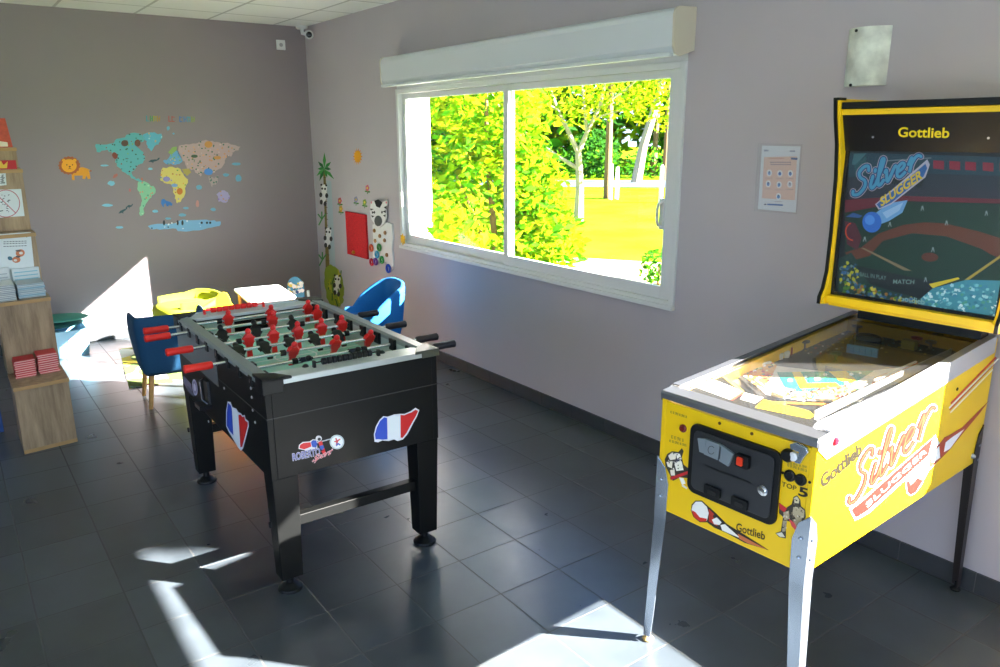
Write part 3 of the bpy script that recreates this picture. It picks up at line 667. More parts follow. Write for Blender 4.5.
for x, y in ((340, 605), (490, 670)):
    fbox(*CB(x-42, y-40), *CB(x+42, y+48), .0145, .024, 'coin_return', M_blk); fbox(*CB(x-20, y-12), *CB(x+22, y+30), .024, .0255, 'coin_flap', mat('flap', '0c0c0d', .5))
a = fl(*CB(617, 605)); m = MB().lathe((-.0145, a[0], a[1]), [(.016, 0), (.016, .004), (.0105, .005), (.0105, .010), (.004, .0105)], 20, (-1, 0, 0)); pobj(m, 'lock', mat('lock_chrome', 'e8e8ea', .15, 1), door, smooth=True)
def fround(x, y, prof, name, mt, **k): a = fl(*CB(x, y)); return pobj(MB().lathe((0, a[0], a[1]), prof, 20, (-1, 0, 0)), name, mt, smooth=True, **k)
fround(158, 268, [(.013, 0), (.013, .004), (.009, .006), (.009, .010)], 'start_button', mat('dark_red_button', '6e1616', .3), label='dark red start button')
for x, y in ((752, 530), (812, 553)): fround(x, y, [(.017, 0), (.017, .006), (.012, .009), (.010, .006)], 'button', M_blk, label='round black button')
fround(745, 415, [(.019, 0), (.019, .012), (.014, .020), (.006, .020)], 'plunger_knob', M_blk)
fround(778, 420, [(.013, 0), (.013, .014), (.008, .018)], 'plunger_sleeve', mat('white_sleeve', 'e4e4e6', .3))
m = slab(MB(), [fl(*CB(*p)) for p in [(760, 352), (790, 342), (850, 372), (862, 398), (835, 430), (818, 462), (790, 455), (778, 440), (805, 420), (810, 395), (765, 380)]], .001, .012); pobj(m, 'plunger_plate', M_chrome, bevel=.002)
for x, y in [(362, 193), (360, 240), (541, 252), (539, 298)]: fround(x, y, [(.005, 0), (.005, .002), (.002, .003)], 'screw', mat('rust_screw', '5a3a1a', .5, .5))
for x, y in [(710, 515), (860, 568)]: fround(x, y, [(.004, 0), (.004, .002)], 'screw', M_blk)
# printed front art and words
m = MB(); BR = flat('4a3a10')
def CC(x, y): return (655+x*.18, 470+y*.18)
PFR.text(m.use(flat('3a2c0c')), 'Gottlieb', CC(452, 335), CC(610, 388), CC(455, 292), .0012, .015)
m.obj('lettering', None, pin, fix=False); m = MB()
PFR.text(m.use(flat('23190a')), 'TOP', CB(705, 588), CB(785, 615), CB(708, 563), .0012, .01)
PFR.text(m.use(flat('23190a')), '5', CB(800, 640), CB(845, 652), CB(805, 592), .0012, .03)
m.obj('lettering', None, pin, fix=False)
for (x0, y0, x1, y1, n, hgt) in [(88, 182, 182, 212, 8, 13), (92, 322, 165, 345, 5, 18), (82, 342, 180, 370, 7, 13), (738, 478, 850, 512, 8, 14), (735, 462, 850, 490, 7, 12)]:
    m = MB()
    for k in range(n):       # tiny worn captions, too small to read in the photo
        x, y = x0+(x1-x0)*k/n, y0+(y1-y0)*k/n; g = (x1-x0)/n*.7
        for dy in (0, .5, 1): PFR.line(m.use(flat('9a8430')), CB(x, y-hgt*dy*.8), CB(x+g, y+g*.28-hgt*dy*.8), .45, .0010)
        PFR.line(m, CB(x+g*.5*(k % 3), y-hgt*.8), CB(x+g*.5*(k % 3), y), .5, .0010)
    m.obj('caption', None, pin, fix=False)
def fp(pts, c, e, f=CC): m.use(flat(c)); PFR.poly(m, [f(*p) for p in pts], e)
m = MB()
fp([(200, 225), (205, 190), (225, 170), (262, 170), (300, 205), (340, 240), (400, 300), (500, 360), (632, 445), (500, 405), (400, 350), (330, 320), (290, 290), (250, 290), (215, 262)], '2a2018', .0008)
fp([(204, 225), (210, 195), (228, 175), (260, 175), (290, 205), (300, 240), (290, 280), (255, 285), (222, 262)], 'f2efe8', .0012)
fp([(204, 222), (225, 232), (250, 262), (290, 270), (286, 284), (255, 286), (220, 262)], 'd42a20', .0014)
fp([(300, 215), (330, 245), (310, 262), (300, 285), (350, 312), (330, 270)], 'c83a28', .0014)
fp([(318, 275), (345, 262), (372, 290), (360, 305), (330, 300)], 'f4f0ea', .0016)
fp([(365, 305), (390, 300), (440, 345), (480, 380), (420, 355), (375, 335)], 'f4f0ea', .0016)
fp([(460, 352), (632, 445), (520, 408), (470, 380)], 'c86a3a', .0016)
m.obj('baseball_artwork', None, pin, fix=False, label='flying red and white baseball print'); m = MB()
# batter
def FB_(pts, c, e): fp(pts, c, e, CB)
FB_([(55, 440), (70, 410), (95, 395), (130, 400), (150, 378), (160, 395), (150, 430), (160, 470), (185, 490), (182, 545), (140, 540), (100, 560), (80, 520), (60, 480)], '3a3226', .0008)
for pts, c in [([(75, 420), (95, 402), (120, 408), (115, 440), (85, 445)], 'efe6d2'), ([(118, 405), (140, 410), (150, 440), (125, 442)], 'f6f0e2'), ([(65, 455), (100, 450), (95, 490), (72, 480)], 'efe6d2'),
               ([(105, 450), (150, 452), (160, 500), (120, 505)], 'f6f0e2'), ([(85, 500), (110, 495), (112, 530), (90, 530)], 'efe6d2'), ([(84, 540), (184, 505), (184, 522), (88, 556)], 'c8242a'),
               ([(110, 448), (135, 430), (140, 445), (118, 460)], '2a2a48'), ([(135, 540), (160, 545), (172, 575), (150, 580)], 'f6f0e2'), ([(150, 575), (182, 598), (178, 606), (150, 590)], 'efe6d2')]: FB_(pts, c, .0013)
confetti(m, PFR, [CB(*p) for p in [(70, 415), (95, 398), (125, 405), (150, 440), (158, 500), (110, 535), (78, 490)]], 30, 1.1, ['3a3226', 'f6f0e2', 'efe6d2', '6a5a48', '2a2a48'], .0016, 1)
m.obj('batter_artwork', None, pin, fix=False, label='printed batter figure'); m = MB()
# catcher
fp([(670, 350), (700, 340), (712, 260), (690, 240), (690, 180), (730, 210), (760, 190), (770, 150), (790, 140), (808, 165), (812, 200), (835, 220), (838, 260), (820, 300), (795, 355), (760, 290), (730, 280), (728, 380), (690, 372)], '3a3226', .0008)
for pts, c in [([(692, 182), (735, 212), (720, 235), (694, 215)], 'c8242a'), ([(745, 270), (800, 310), (798, 355), (760, 310)], 'd8484a'), ([(770, 205), (808, 205), (832, 225), (830, 262), (790, 280), (765, 240)], 'b8a888'),
               ([(772, 155), (790, 146), (804, 165), (800, 185), (776, 182)], 'd8cba8'), ([(776, 182), (802, 186), (796, 204), (778, 200)], '4a4238'), ([(714, 235), (745, 225), (750, 270), (720, 278)], 'b0a080'),
               ([(712, 280), (735, 282), (726, 340), (708, 342)], 'a8987c'), ([(675, 352), (706, 345), (724, 372), (695, 370)], 'e4dcc8'), ([(765, 275), (815, 262), (818, 295), (790, 320)], 'a09070')]: fp(pts, c, .0014)
confetti(m, PFR, [CC(*p) for p in [(772, 160), (800, 160), (830, 225), (825, 262), (790, 310), (750, 270), (725, 340), (712, 335), (716, 240), (765, 210)]], 40, 1.1, ['3a3226', 'd8cba8', 'e4dcc8', '6a5a48', '8a7a5e'], .0018, 1)
m.obj('catcher_artwork', None, pin, fix=False, label='printed catcher figure')
# printed side art
m = MB()
def CS(x, y): return (820+x*.18, 390+y*.18)
def CT(x, y): return (820+x*.18, 300+y*.18)
def sp(pts, c, e, f=CS): m.use(flat(c)); PSD.poly(m, [f(*p) for p in pts], e)
PSD.text(m.use(flat('1c1602')), 'Gottlieb', CS(10, 545), CS(232, 352), CS(0, 478), .0012, .045)
for wd, e, c in ((6.6, .0010, 'ffffff'), (4.6, .0014, '7a1408'), (1.0, .0020, 'a84020')):
    script(PSD, m.use(flat(c)), CS(165, 640), CS(640, 205), CS(215, 385), wd, e)
sp([(158, 658), (233, 600), (640, 248), (608, 374), (268, 682), (215, 712), (190, 722)], 'ffffff', .0020)
sp([(168, 664), (236, 612), (625, 262), (600, 362), (262, 668), (212, 700), (194, 708)], '7a1408', .0024)
PSD.text(m.use(flat('ffffff')), 'SLUGGER', CS(256, 652), CS(590, 345), CS(249, 626), .0028, -.012)
sp([(472, 520), (480, 570), (500, 588), (530, 572), (560, 530), (600, 450), (650, 400), (690, 330), (640, 260), (560, 350), (500, 430)], 'ffffff', .0012)
sp([(478, 510), (484, 565), (502, 582), (528, 566), (575, 492), (555, 495), (538, 484), (520, 508), (500, 526), (490, 500)], '7a1408', .0032)
sp([(600, 440), (610, 360), (625, 330), (660, 300), (690, 262), (715, 250), (790, 205), (940, 55), (880, 135), (800, 230), (720, 330), (650, 400)], 'a8321e', .0014)
sp([(615, 400), (625, 345), (660, 310), (665, 375), (630, 400)], 'ffffff', .0018)
sp([(685, 345), (695, 290), (730, 262), (800, 215), (720, 325)], 'f3eef4', .0018)
PSD.text(m.use(flat('2c3c04')), 'Premier', CS(335, 652), CS(428, 545), CS(325, 630), .0012, .02)
for a, b, c, wd in [((715, 600), (990, 325), 'f6efe0', 1.4), ((725, 575), (975, 318), 'd83a1e', 1.7), ((718, 610), (965, 355), 'c8501e', 1.5), ((722, 625), (958, 385), 'f3e9d0', 1.2)]:
    PSD.line(m.use(flat(c)), CT(*a), CT(*b), wd, .0012)
m.obj('side_artwork', None, pin, fix=False)
a = PSD.at(834, 441); MB().lathe(a, [(.014, 0), (.014, .004), (.010, .010)], 16, PSD.n).obj('flipper_button', mat('red_button', 'd81428', .3), pin, smooth=True)
a = PSD.at(957, 389); MB().lathe(a, [(.006, 0), (.006, .003)], 12, PSD.n).obj('screw', M_blk, pin)
a = PSD.at(972, 456); MB().lathe(a, [(.010, 0), (.010, .004), (.005, .012)], 12, PSD.n).obj('leg_bolt', M_steel, pin, smooth=True)
# legs
def leg(l, t, sl, st, mt, nm, top=.735):
    # angle-iron leg whose edge runs down the cabinet corner; sl/st = direction towards the inside
    m = MB()
    secs = [(top, .002, .004), (top-.03, .035, .004), (top-.085, .050, .004), (.52, .046, .004), (.10, .034, -.028), (.020, .030, -.034)]
    th = .004; rows = []
    for z, wd, o in secs:
        k = 1 if z > .5 else 0
        off = .005 if z > .5 else .005+(.52-z)*.012
        L0, T0_ = l-sl*off, t-st*off
        if sl > 0 and z < .5: L0 += (.52-z)*.08; T0_ += (.52-z)*(.085 if st < 0 else .0)
        rows.append([(L0+sl*wd, T0_, z), (L0, T0_, z), (L0, T0_+st*wd, z), (L0+sl*th, T0_+st*wd, z), (L0+sl*th, T0_+st*th, z), (L0+sl*wd, T0_+st*th, z)])
    for i in range(len(rows)-1):
        A, B = rows[i], rows[i+1]; n = 6
        m.add(A+B, [(j, (j+1) % n, n+(j+1) % n, n+j) for j in range(n)])
    m.add(rows[0], [(0, 1, 4, 5), (1, 2, 3, 4)]); m.add(rows[-1], [(0, 1, 4, 5), (1, 2, 3, 4)])
    lg = pobj(m, 'leg', mt, bevel=.0015, label=nm)
    off = .005+(.52-.02)*.012; c = (l-sl*off+sl*.012+(.040 if sl > 0 else 0), t-st*off+st*.012+(.042 if sl > 0 and st < 0 else 0))
    pobj(MB().lathe((c[0], c[1], 0), [(.018, 0), (.020, .006), (.012, .014), (.006, .018), (.006, .035)], 16), 'foot', M_rub if sl > 0 else M_blk, lg, smooth=True)
    for z in (top-.075, top-.135):
        for ax in ((-sl, 0, 0), (0, -st, 0)):
            c = (l-sl*.006, t+st*.018, z) if ax[0] else (l+sl*.018, t-st*.006, z)
            pobj(MB().lathe(c, [(.006, 0), (.006, .003), (.003, .005)], 10, ax), 'bolt', M_chrome, lg, smooth=True)
leg(0, PW, 1, -1, M_chrome, 'chrome front leg'); leg(0, 0, 1, 1, M_chrome, 'chrome front leg')
M_brl = mat('brown_leg', '241a16', .45)
leg(PLn-.012, 0, -1, 1, M_brl, 'dark brown rear leg', .70); leg(PLn-.012, PW, -1, -1, M_brl, 'dark brown rear leg', .70)
# backbox
BT0, BT1 = -.105, .512
prof = [(.858, 1.878), (.872, 1.81), (.900, 1.72), (.918, 1.60), (.925, 1.40), (.922, 1.25), (.905, 1.185), (.885, 1.155), (.885, 1.128), (1.18, 1.10), (1.225, 1.12), (1.225, 1.878)]
bb = pobj(MB().box((1.20, BT0+.02, 1.09), (1.22, BT1-.02, 1.87)).box((.905, BT0+.02, 1.845), (1.20, BT1-.02, 1.859)).box((.93, BT0+.02, 1.118), (1.20, BT1-.02, 1.130)), 'backbox', M_yel)
for t0 in (BT0, BT1-.02):
    m = MB().use(M_yel).prism([(l, t0, z) for l, z in prof], (0, .02, 0)); sp_ = pobj(m, 'side_panel', None, bb, bevel=.001)
    ta, tb_ = (t0-.001, t0+.010) if t0 < 0 else (t0+.010, t0+.021)
    m = MB(); pr = prof[:9]; out = []
    for i in range(len(pr)-1):
        (l0, z0), (l1, z1) = pr[i], pr[i+1]
        m.hexa([(l0-.008, ta, z0), (l0+.004, ta, z0), (l0+.004, tb_, z0), (l0-.008, tb_, z0)], [(l1-.008, ta, z1), (l1+.004, ta, z1), (l1+.004, tb_, z1), (l1-.008, tb_, z1)])
    m.box((.850, t0-.001, 1.873), (.90, t0+.021, 1.882)); pobj(m, 'edge_moulding', M_blk, sp_)
IT0, IT1 = BT0+.02, BT1-.02
# neck between cabinet and backbox
pobj(MB().box((1.13, .02, 1.04), (1.2, PW-.06, 1.12)), 'neck', M_blk, bb)
# top trims, header, bottom trim
pobj(MB().box((.872, IT0, 1.843), (.90, IT1, 1.866)), 'top_trim', M_blk, bb, bevel=.002)
pobj(MB().box((.878, IT0, 1.822), (.90, IT1, 1.842)), 'yellow_trim', M_yel, bb, bevel=.002)
pobj(MB().hexa([(.932, IT0, 1.697), (.944, IT0, 1.697), (.944, IT1, 1.697), (.932, IT1, 1.697)], [(.886, IT0, 1.823), (.90, IT0, 1.823), (.90, IT1, 1.823), (.886, IT1, 1.823)]), 'header_panel', mat('header_black', '141214', .35), bb)
hn = Vector(PQ(-.126, 0, -.046))-Vector(PQ(0, 0, 0)); PHD = Plane(PQ(.886, 0, 1.823), hn)
m = MB(); m.use(flat('e8d018')); PHD.text(m, 'Gottlieb', (898.5, 136.5), (949, 137.5), (899, 127), .002, .02); m.obj('lettering', None, bb, fix=False, label='yellow maker lettering')
for x, y in [(873, 137), (988.5, 138)]:
    c = PHD.at(x, y); MB().lathe(c, [(.004, 0), (.004, .002)], 10, PHD.n).obj('screw', M_steel, bb)
pobj(MB().box((.905, IT0, 1.132), (.955, IT1, 1.160)), 'bottom_trim', M_yel, bb, bevel=.003)
pobj(MB().box((.936, IT0, 1.160), (.95, IT1, 1.172)).box((.936, IT0, 1.160), (.95, IT0+.012, 1.70)).box((.936, IT1-.012, 1.160), (.95, IT1, 1.70)), 'inner_frame', M_blk, bb)
PBG = Plane(PQ(.9465, 0, 0), Vector(PQ(-1, 0, 0))-Vector(PQ(0, 0, 0)))
m = MB(); m.use(flat('162228')); m.box((.9465, IT0+.01, 1.15), (.96, IT1-.01, 1.70)); m.T(PQ)
def CA(x, y): return (820+x*.18, 80+y*.18)
def CD(x, y): return (820+x*.2098, 200+y*.2098)
def gp(pts, c, e, f=CD): m.use(flat(c)); PBG.poly(m, [f(*p) for p in pts], e)
gp([(160, 402), (1100, 430), (1100, 560), (160, 540)], '1e4250', .001, CA)
gp([(600, 520), (1100, 535), (1100, 610), (560, 600)], '26323f', .0014, CA)
gp([(160, 540), (560, 600), (1100, 610), (1100, 660), (160, 660)], '2c3340', .0012, CA)
for x in (630, 720, 808, 905, 1000): gp([(x, 446+(x-630)*.04), (x+60, 450+(x-630)*.04), (x+60, 498+(x-630)*.04), (x, 492+(x-630)*.04)], '8c2038', .0018, CA)
gp([(190, 410), (260, 408), (200, 470), (178, 470)], '3f7078', .0018, CA); gp([(190, 470), (260, 420), (250, 520), (200, 540)], '23555c', .0016, CA)
gp([(330, 448), (620, 430), (620, 436), (330, 455)], '6a7a80', .0018, CA)
gp([(120, 0), (400, -20), (1000, 0), (1000, 20), (400, 5), (350, 40), (120, 60)], '6c2330', .0014)
gp([(340, 20), (420, 8), (1000, 22), (1000, 420), (600, 400), (120, 300), (120, 60)], '123a2c', .0016)
gp([(180, 240), (280, 160), (400, 118), (500, 106), (600, 112), (760, 150), (900, 195), (900, 290), (820, 262), (770, 232), (600, 172), (440, 158), (300, 195), (260, 240), (200, 262)], '6b3a26', .0020)
gp([(120, 250), (200, 225), (260, 238), (240, 265), (150, 290)], '6b3a26', .0022)
m.use(flat('6a3424')); PBG.disc(m, *CD(525, 272), 8.5, 4.5, .0026, 20, .05)
gp([(195, 228), (212, 228), (440, 338), (400, 335)], '8a7658', .0024); gp([(690, 380), (900, 235), (900, 248), (712, 380)], 'b39a3e', .0024)
gp([(520, 400), (660, 368), (668, 376), (560, 412), (540, 420)], 'e0c828', .0030)
gp([(90, 280), (150, 250), (180, 290), (180, 330), (240, 400), (330, 430), (480, 470), (480, 520), (90, 465)], '1c4038', .0024)
gp([(120, 100), (170, 110), (200, 180), (180, 240), (130, 210)], '5a2430', .0024)
m.use(flat('d8481e'));
for k in range(8):
    a, b = 1.6+k*.35, 1.6+(k+1)*.35; PBG.line(m, CD(160+36*cos(a), 150+42*sin(a)), CD(160+36*cos(b), 150+42*sin(b)), 1.3, .0028)
gp([(160, 60), (205, 75), (190, 85), (125, 80)], '2a5a9a', .0030)
gp([(700, 380), (900, 385), (900, 600), (480, 520), (480, 470), (540, 420)], '3f93a6', .0026)  # cyan reflection in the lower right, painted into the art
confetti(m, PBG, [CD(*p) for p in [(95, 300), (170, 300), (200, 400), (330, 440), (480, 475), (480, 520), (95, 462)]], 170, 2.6, ['b8b020', '4a7a2a', '2a5a7a', '9a6a2a', '6a8a8a', 'c8b838', '1e3a30', '3a6a9a'], .0032, 1)
confetti(m, PBG, [CD(*p) for p in [(500, 430), (620, 400), (850, 400), (900, 590), (490, 515)]], 150, 3.0, ['58b0c0', '7ec8d0', '2f7f96', '4aa08c', 'a9dbe0', '3a8aa8', 'd8f0f0'], .0032, .8)  # lighter and darker flecks of that painted reflection
for x, y in [(335, 115), (605, 108), (540, 235), (490, 38), (795, 62), (215, 185), (505, 378)]:
    for pts in ([(x-5, y-7), (x+3, y-12), (x+6, y+1), (x-3, y+4)], [(x-6, y+2), (x-2, y+2), (x-5, y+13), (x-9, y+13)], [(x+2, y+2), (x+6, y+2), (x+8, y+13), (x+4, y+12)]): gp(pts, '8a9a9a', .0034)
for wd, e, c in ((6.6, .0036, 'b8a8b4'), (5.2, .0041, '1f4a80'), (3.0, .0047, '4aa0c8')):
    script(PBG, m.use(flat(c)), CA(195, 645), CA(580, 490), CA(212, 500), wd, e)
gp([(310, 690), (600, 440), (614, 470), (590, 540), (400, 690), (330, 720)], 'b9b4c6', .0054, CA)
gp([(320, 690), (590, 465), (600, 490), (580, 535), (400, 682), (335, 712)], '2b62a4', .0058, CA)
PBG.text(m.use(flat('e0c028')), 'SLUGGER', CA(345, 702), CA(572, 545), CA(338, 655), .0062, .03)
gp([(420, 0), (395, 60), (330, 100), (290, 115), (270, 60), (330, 15)], '6fa6d8', .0034); gp([(400, 10), (380, 50), (320, 88), (300, 60)], '9fc4e6', .0037)
m.use(flat('2a6cc8')); PBG.disc(m, *CD(250, 105), 9.6, 10.4, .0040, 20); m.use(flat('4f92e0')); PBG.disc(m, *CD(240, 95), 5, 5, .0043, 14)
PBG.text(m.use(flat('7a9a92')), 'MATCH', CD(350, 398), CD(450, 400), CD(352, 378), .0036, .02); PBG.text(m.use(flat('6a8a84')), 'BALL IN PLAY', CD(192, 362), CD(318, 382), CD(192, 342), .0036, .01)
PBG.text(m.use(flat('8ab8b8')), 'Gottlieb', CD(380, 478), CD(500, 498), CD(380, 452), .0038, .02)
m.obj('backglass_art', None, bb, fix=False)
pobj(MB().box((.9335, IT0+.008, 1.15), (.9355, IT1-.008, 1.70)), 'backglass', glassmat('backglass_glass'), bb)

# ------------------------------------------------------------------ wall pieces
PR = Plane((0, 0, 0), (-1, 0, 0)); PB = Plane((0, YB, 0), (0, -1, 0))
# wall light
sc_ = thing('wall_lamp', 'pale marbled plaster wall light mounted above the pinball machine', 'wall lamp', (0, -1.31, 1.95))
m = MB(); R = 9; w0, w1, z0, z1 = -1.225, -1.400, 1.942, 2.163
pts = [(-.004-.055*sin(pi*k/R)**.7, w0+(w1-w0)*k/R) for k in range(R+1)]
m.prism([(x, y, z0) for x, y in pts]+[(0, w1, z0), (0, w0, z0)], (0, 0, z1-z0))
m.obj('shade', mat('marbled_plaster', 'd8dcd0', .6, noise=.35, nscale=14, bump=.1), sc_, smooth=True)
MB().box((-.012, w1+.02, z0+.02), (0, w0-.02, z1-.02)).obj('back_plate', M_white, sc_)
for z in (z0+.004, z1-.012): MB().lathe((-.052, -1.285, z), [(.006, 0), (.006, .006)], 10, (-1, 0, 0)).obj('clip', M_blk, sc_)
# notice in a clear sleeve
po = thing('notice', 'paper notice with blue icons in a clear sleeve beside the pinball machine', 'notice', (0, -.94, 1.56))
def CPo(x, y): return (740+x*.135, 130+y*.135)
m = MB()
def po_(pts, c, e): m.use(flat(c)); PR.poly(m, [CPo(*p) for p in pts], e)
po_([(165, 115), (450, 122), (415, 612), (135, 585)], 'dde2ea', .0020)
po_([(180, 200), (425, 195), (408, 520), (165, 505)], 'e6c2b4', .0024)
po_([(380, 203), (430, 206), (428, 222), (380, 219)], '3a5a94', .0028)
for y, a, b in ((235, 225, 385), (252, 230, 385), (205, 215, 330)):
    for k in range(9): po_([(a+(b-a)*k/9, y), (a+(b-a)*(k+.7)/9, y+1), (a+(b-a)*(k+.7)/9, y+8), (a+(b-a)*k/9, y+7)], '6a6e8e' if y > 210 else 'c88a80', .0028)
for x, y, c in [(220, 318, '8aa8dc'), (298, 322, '3f78c8'), (376, 322, '5a88cc'), (212, 398, '6a90cc'), (292, 405, '5a8ed4'), (372, 402, 'b4b8c8'), (288, 492, '4a8cd8')]:
    m.use(flat('eef2f8')); PR.disc(m, *CPo(x, y), 2.6, 3.4, .0028); m.use(flat(c)); PR.disc(m, *CPo(x, y+2), 1.6, 2.0, .0032, 8); m.use(flat('2c4a80')); PR.disc(m, *CPo(x, y-8), .7, .9, .0034, 8)
    for k in range(4): po_([(x-28+k*14, y+36), (x-18+k*14, y+36), (x-18+k*14, y+41), (x-28+k*14, y+41)], 'a89aa0', .0030)
po_([(205, 545), (320, 550), (320, 562), (205, 557)], '3a68b0', .0028); po_([(182, 546), (198, 547), (196, 557), (182, 556)], '2c3a68', .0028)
for k in range(4): po_([(180+k*9, 145), (187+k*9, 145), (187+k*9, 160), (180+k*9, 158)], '8a90a8', .0028); po_([(372+k*10, 150), (380+k*10, 151), (380+k*10, 164), (372+k*10, 162)], '8a90a8', .0028)
m.obj('sheet', None, po, fix=False)
m = MB(); q = [PR.at(*CPo(*p), .0045) for p in [(140, 95), (468, 105), (425, 622), (108, 600)]]; m.prism(q, (-.001, 0, 0)); m.obj('sleeve', glassmat('sleeve_plastic', dust=.10), po)
# wall switch / sensor, camera
pl_ = thing('wall_sensor', 'small square white sensor high on the taupe wall', 'sensor', (-.248, YB, 2.58))
MB().box((-.290, YB-.018, 2.538), (-.206, YB, 2.626)).obj('body', M_white, pl_, bevel=.004)
MB().lathe((-.248, YB-.018, 2.582), [(.018, 0), (.016, .004)], 16, (0, -1, 0)).obj('button', mat('grey_plastic', 'a0a2a2', .4), pl_, smooth=True)
cc = thing('security_camera', 'small white bullet camera mounted in the ceiling corner', 'camera', (-.06, YB-.1, H))
c = Vector((-.05, YB-.22, 2.665)); ax = (CAM-c).normalized(); ax = Vector((ax.x, ax.y, ax.z*.7)).normalized()
MB().lathe(c-ax*.11, [(.02, 0), (.036, .01), (.038, .12), (.040, .125), (.040, .135), (.031, .135), (.029, .12)], 24, ax).obj('housing', M_white, cc, smooth=True)
MB().lathe(c-ax*.002, [(.029, 0), (.027, .012), (.012, .016)], 20, ax).obj('lens', mat('lens_black', '05070a', .08), cc, smooth=True)
MB().lathe((-.06, YB-.08, H-.03), [(.045, 0), (.055, .01), (.055, .03)], 20).tube([(-.06, YB-.08, H-.02), (-.06, YB-.09, 2.69), tuple(c-ax*.08)], [.02, .018, .014], 10).obj('mount', M_white, cc, smooth=True)
# world map sticker set
wm = thing('world_map_sticker', 'multicoloured animal world map decal spread over the taupe wall', 'wall sticker', (-1.35, YB, 1.4))
def CM(x, y): return (80+x*.2098, 100+y*.2098)
CONT = [('teal blue north american continent', '5fb2b8', [(75, 210), (130, 212), (160, 205), (175, 185), (215, 178), (240, 158), (290, 160), (310, 175), (300, 200), (270, 215), (290, 240), (310, 270), (300, 300), (275, 310), (260, 335), (245, 345), (262, 368), (285, 380), (300, 385), (290, 392), (255, 375), (225, 355), (200, 340), (175, 315), (170, 285), (165, 262), (150, 245), (120, 240), (80, 248)]),
 ('blue greenland piece', '5fb4cc', [(300, 165), (345, 155), (388, 160), (390, 185), (375, 205), (355, 220), (340, 245), (322, 228), (318, 195), (300, 180)]),
 ('mint south american continent', '86c8a0', [(275, 395), (300, 388), (330, 400), (358, 420), (360, 440), (340, 465), (325, 480), (310, 505), (300, 550), (286, 550), (284, 520), (292, 490), (290, 455), (275, 430)]),
 ('yellow african continent', 'd8cc6c', [(395, 322), (440, 318), (480, 330), (495, 360), (515, 378), (510, 400), (500, 420), (498, 455), (480, 485), (465, 492), (452, 470), (445, 430), (440, 405), (400, 395), (382, 375), (385, 345)]),
 ('blue european piece', '6aa8d0', [(395, 290), (420, 280), (430, 250), (455, 235), (470, 245), (480, 270), (490, 290), (475, 305), (440, 308), (410, 305)]),
 ('pink asian continent', 'b8a09c', [(465, 240), (480, 215), (520, 212), (560, 205), (600, 190), (640, 200), (690, 205), (740, 215), (765, 222), (755, 240), (725, 250), (720, 270), (700, 262), (690, 300), (660, 330), (640, 345), (620, 350), (600, 330), (585, 345), (575, 365), (560, 350), (540, 330), (510, 330), (500, 300), (485, 285)]),
 ('grey pink island piece', 'a89894', [(612, 365), (640, 375), (660, 360), (655, 395), (640, 402), (625, 412), (614, 390)]),
 ('lilac australian continent', 'a49cc4', [(650, 450), (680, 430), (705, 440), (712, 470), (695, 490), (660, 485)]),
 ('pale blue antarctic strip', '7cb4d8', [(325, 600), (370, 590), (460, 585), (490, 570), (560, 572), (620, 575), (668, 578), (665, 600), (610, 610), (540, 622), (480, 625), (440, 612), (380, 618), (335, 615)])]
def jag(pts, k=3, a=5):
    out = []
    for i, p in enumerate(pts):
        q = pts[(i+1) % len(pts)]
        for j in range(k):
            f = j/k; out.append((p[0]+(q[0]-p[0])*f+(rnd.uniform(-a, a) if j else 0), p[1]+(q[1]-p[1])*f+(rnd.uniform(-a, a) if j else 0)))
    return out
ANC = [['2f6a58', '8a4a38', '3a7a5c', '4a3a30', '78b86a'], ['9ad4dc', 'd8b070'], ['4aa080', 'a8dcb8', 'd88a70'], ['b87a3a', '6aa04a', '9a90c8', 'd8a03a'], ['e0c060', '4a80c0', '7ab070'], ['2f6a58', '2f6a58', 'c88a5a', '5a7a4a', 'd8a070', 'cbb6b0'], ['2f6a58', '5a7a6a'], ['8a70b8', 'c08a60'], ['2a3a4a', 'e8eef0', 'a8d0e8']]
for ci, (lb, c, pts) in enumerate(CONT):
    m = MB(); m.use(flat(c, .6)); reg = [CM(*p) for p in jag(pts)]; PB.poly(m, reg, .0012)
    confetti(m, PB, [CM(*p) for p in pts], [46, 6, 14, 22, 12, 80, 8, 6, 10][ci], 1.25, ANC[ci], .0018, .9)
    if ci == 0:
        m.use(flat('5c4438', .6)); PB.disc(m, *CM(213, 206), 3.6, 3.2, .0026); m.use(flat('8a4838', .6)); PB.disc(m, *CM(166, 265), 2.6, 3.6, .0026, 14, -.5); m.use(flat('6a4a3a', .6)); PB.disc(m, *CM(274, 205), 3, 3.6, .0026)
    if ci == 3: m.use(flat('8a8ac8', .6)); PB.disc(m, *CM(412, 377), 3.6, 2.6, .0026); m.use(flat('c87828', .6)); PB.disc(m, *CM(475, 435), 3, 3.4, .0026); m.use(flat('7aa8d8', .6)); PB.disc(m, *CM(450, 407), 3.2, 1.8, .0027)
    if ci == 5: m.use(flat('4a8ad0', .6)); PB.disc(m, *CM(612, 342), 4.4, 3.4, .0026); m.use(flat('c8904a', .6)); PB.disc(m, *CM(612, 212), 4, 3.4, .0026); PB.disc(m, *CM(655, 275), 3.6, 1.8, .0026); m.use(flat('3a5a40', .6)); PB.disc(m, *CM(545, 268), 3.4, 1.6, .0027)
    if ci == 8:
        for x in (465, 488, 400, 580, 605, 620): m.use(flat('283038', .6)); PB.disc(m, *CM(x, 585), 1.1, 2.6 if x < 500 else 1.2, .0026)
    m.obj('continent', None, wm, fix=False, label=lb)
m = MB(); m.use(flat('b0a050', .6)); PB.poly(m, [CM(*p) for p in jag([(485, 330), (520, 325), (530, 345), (508, 360), (495, 352)])], .0012); m.use(flat('8ab060', .6)); PB.poly(m, [CM(*p) for p in [(420, 250), (440, 225), (462, 222), (460, 240), (435, 262)]], .0015); m.obj('continent', None, wm, fix=False, label='small olive and green pieces')
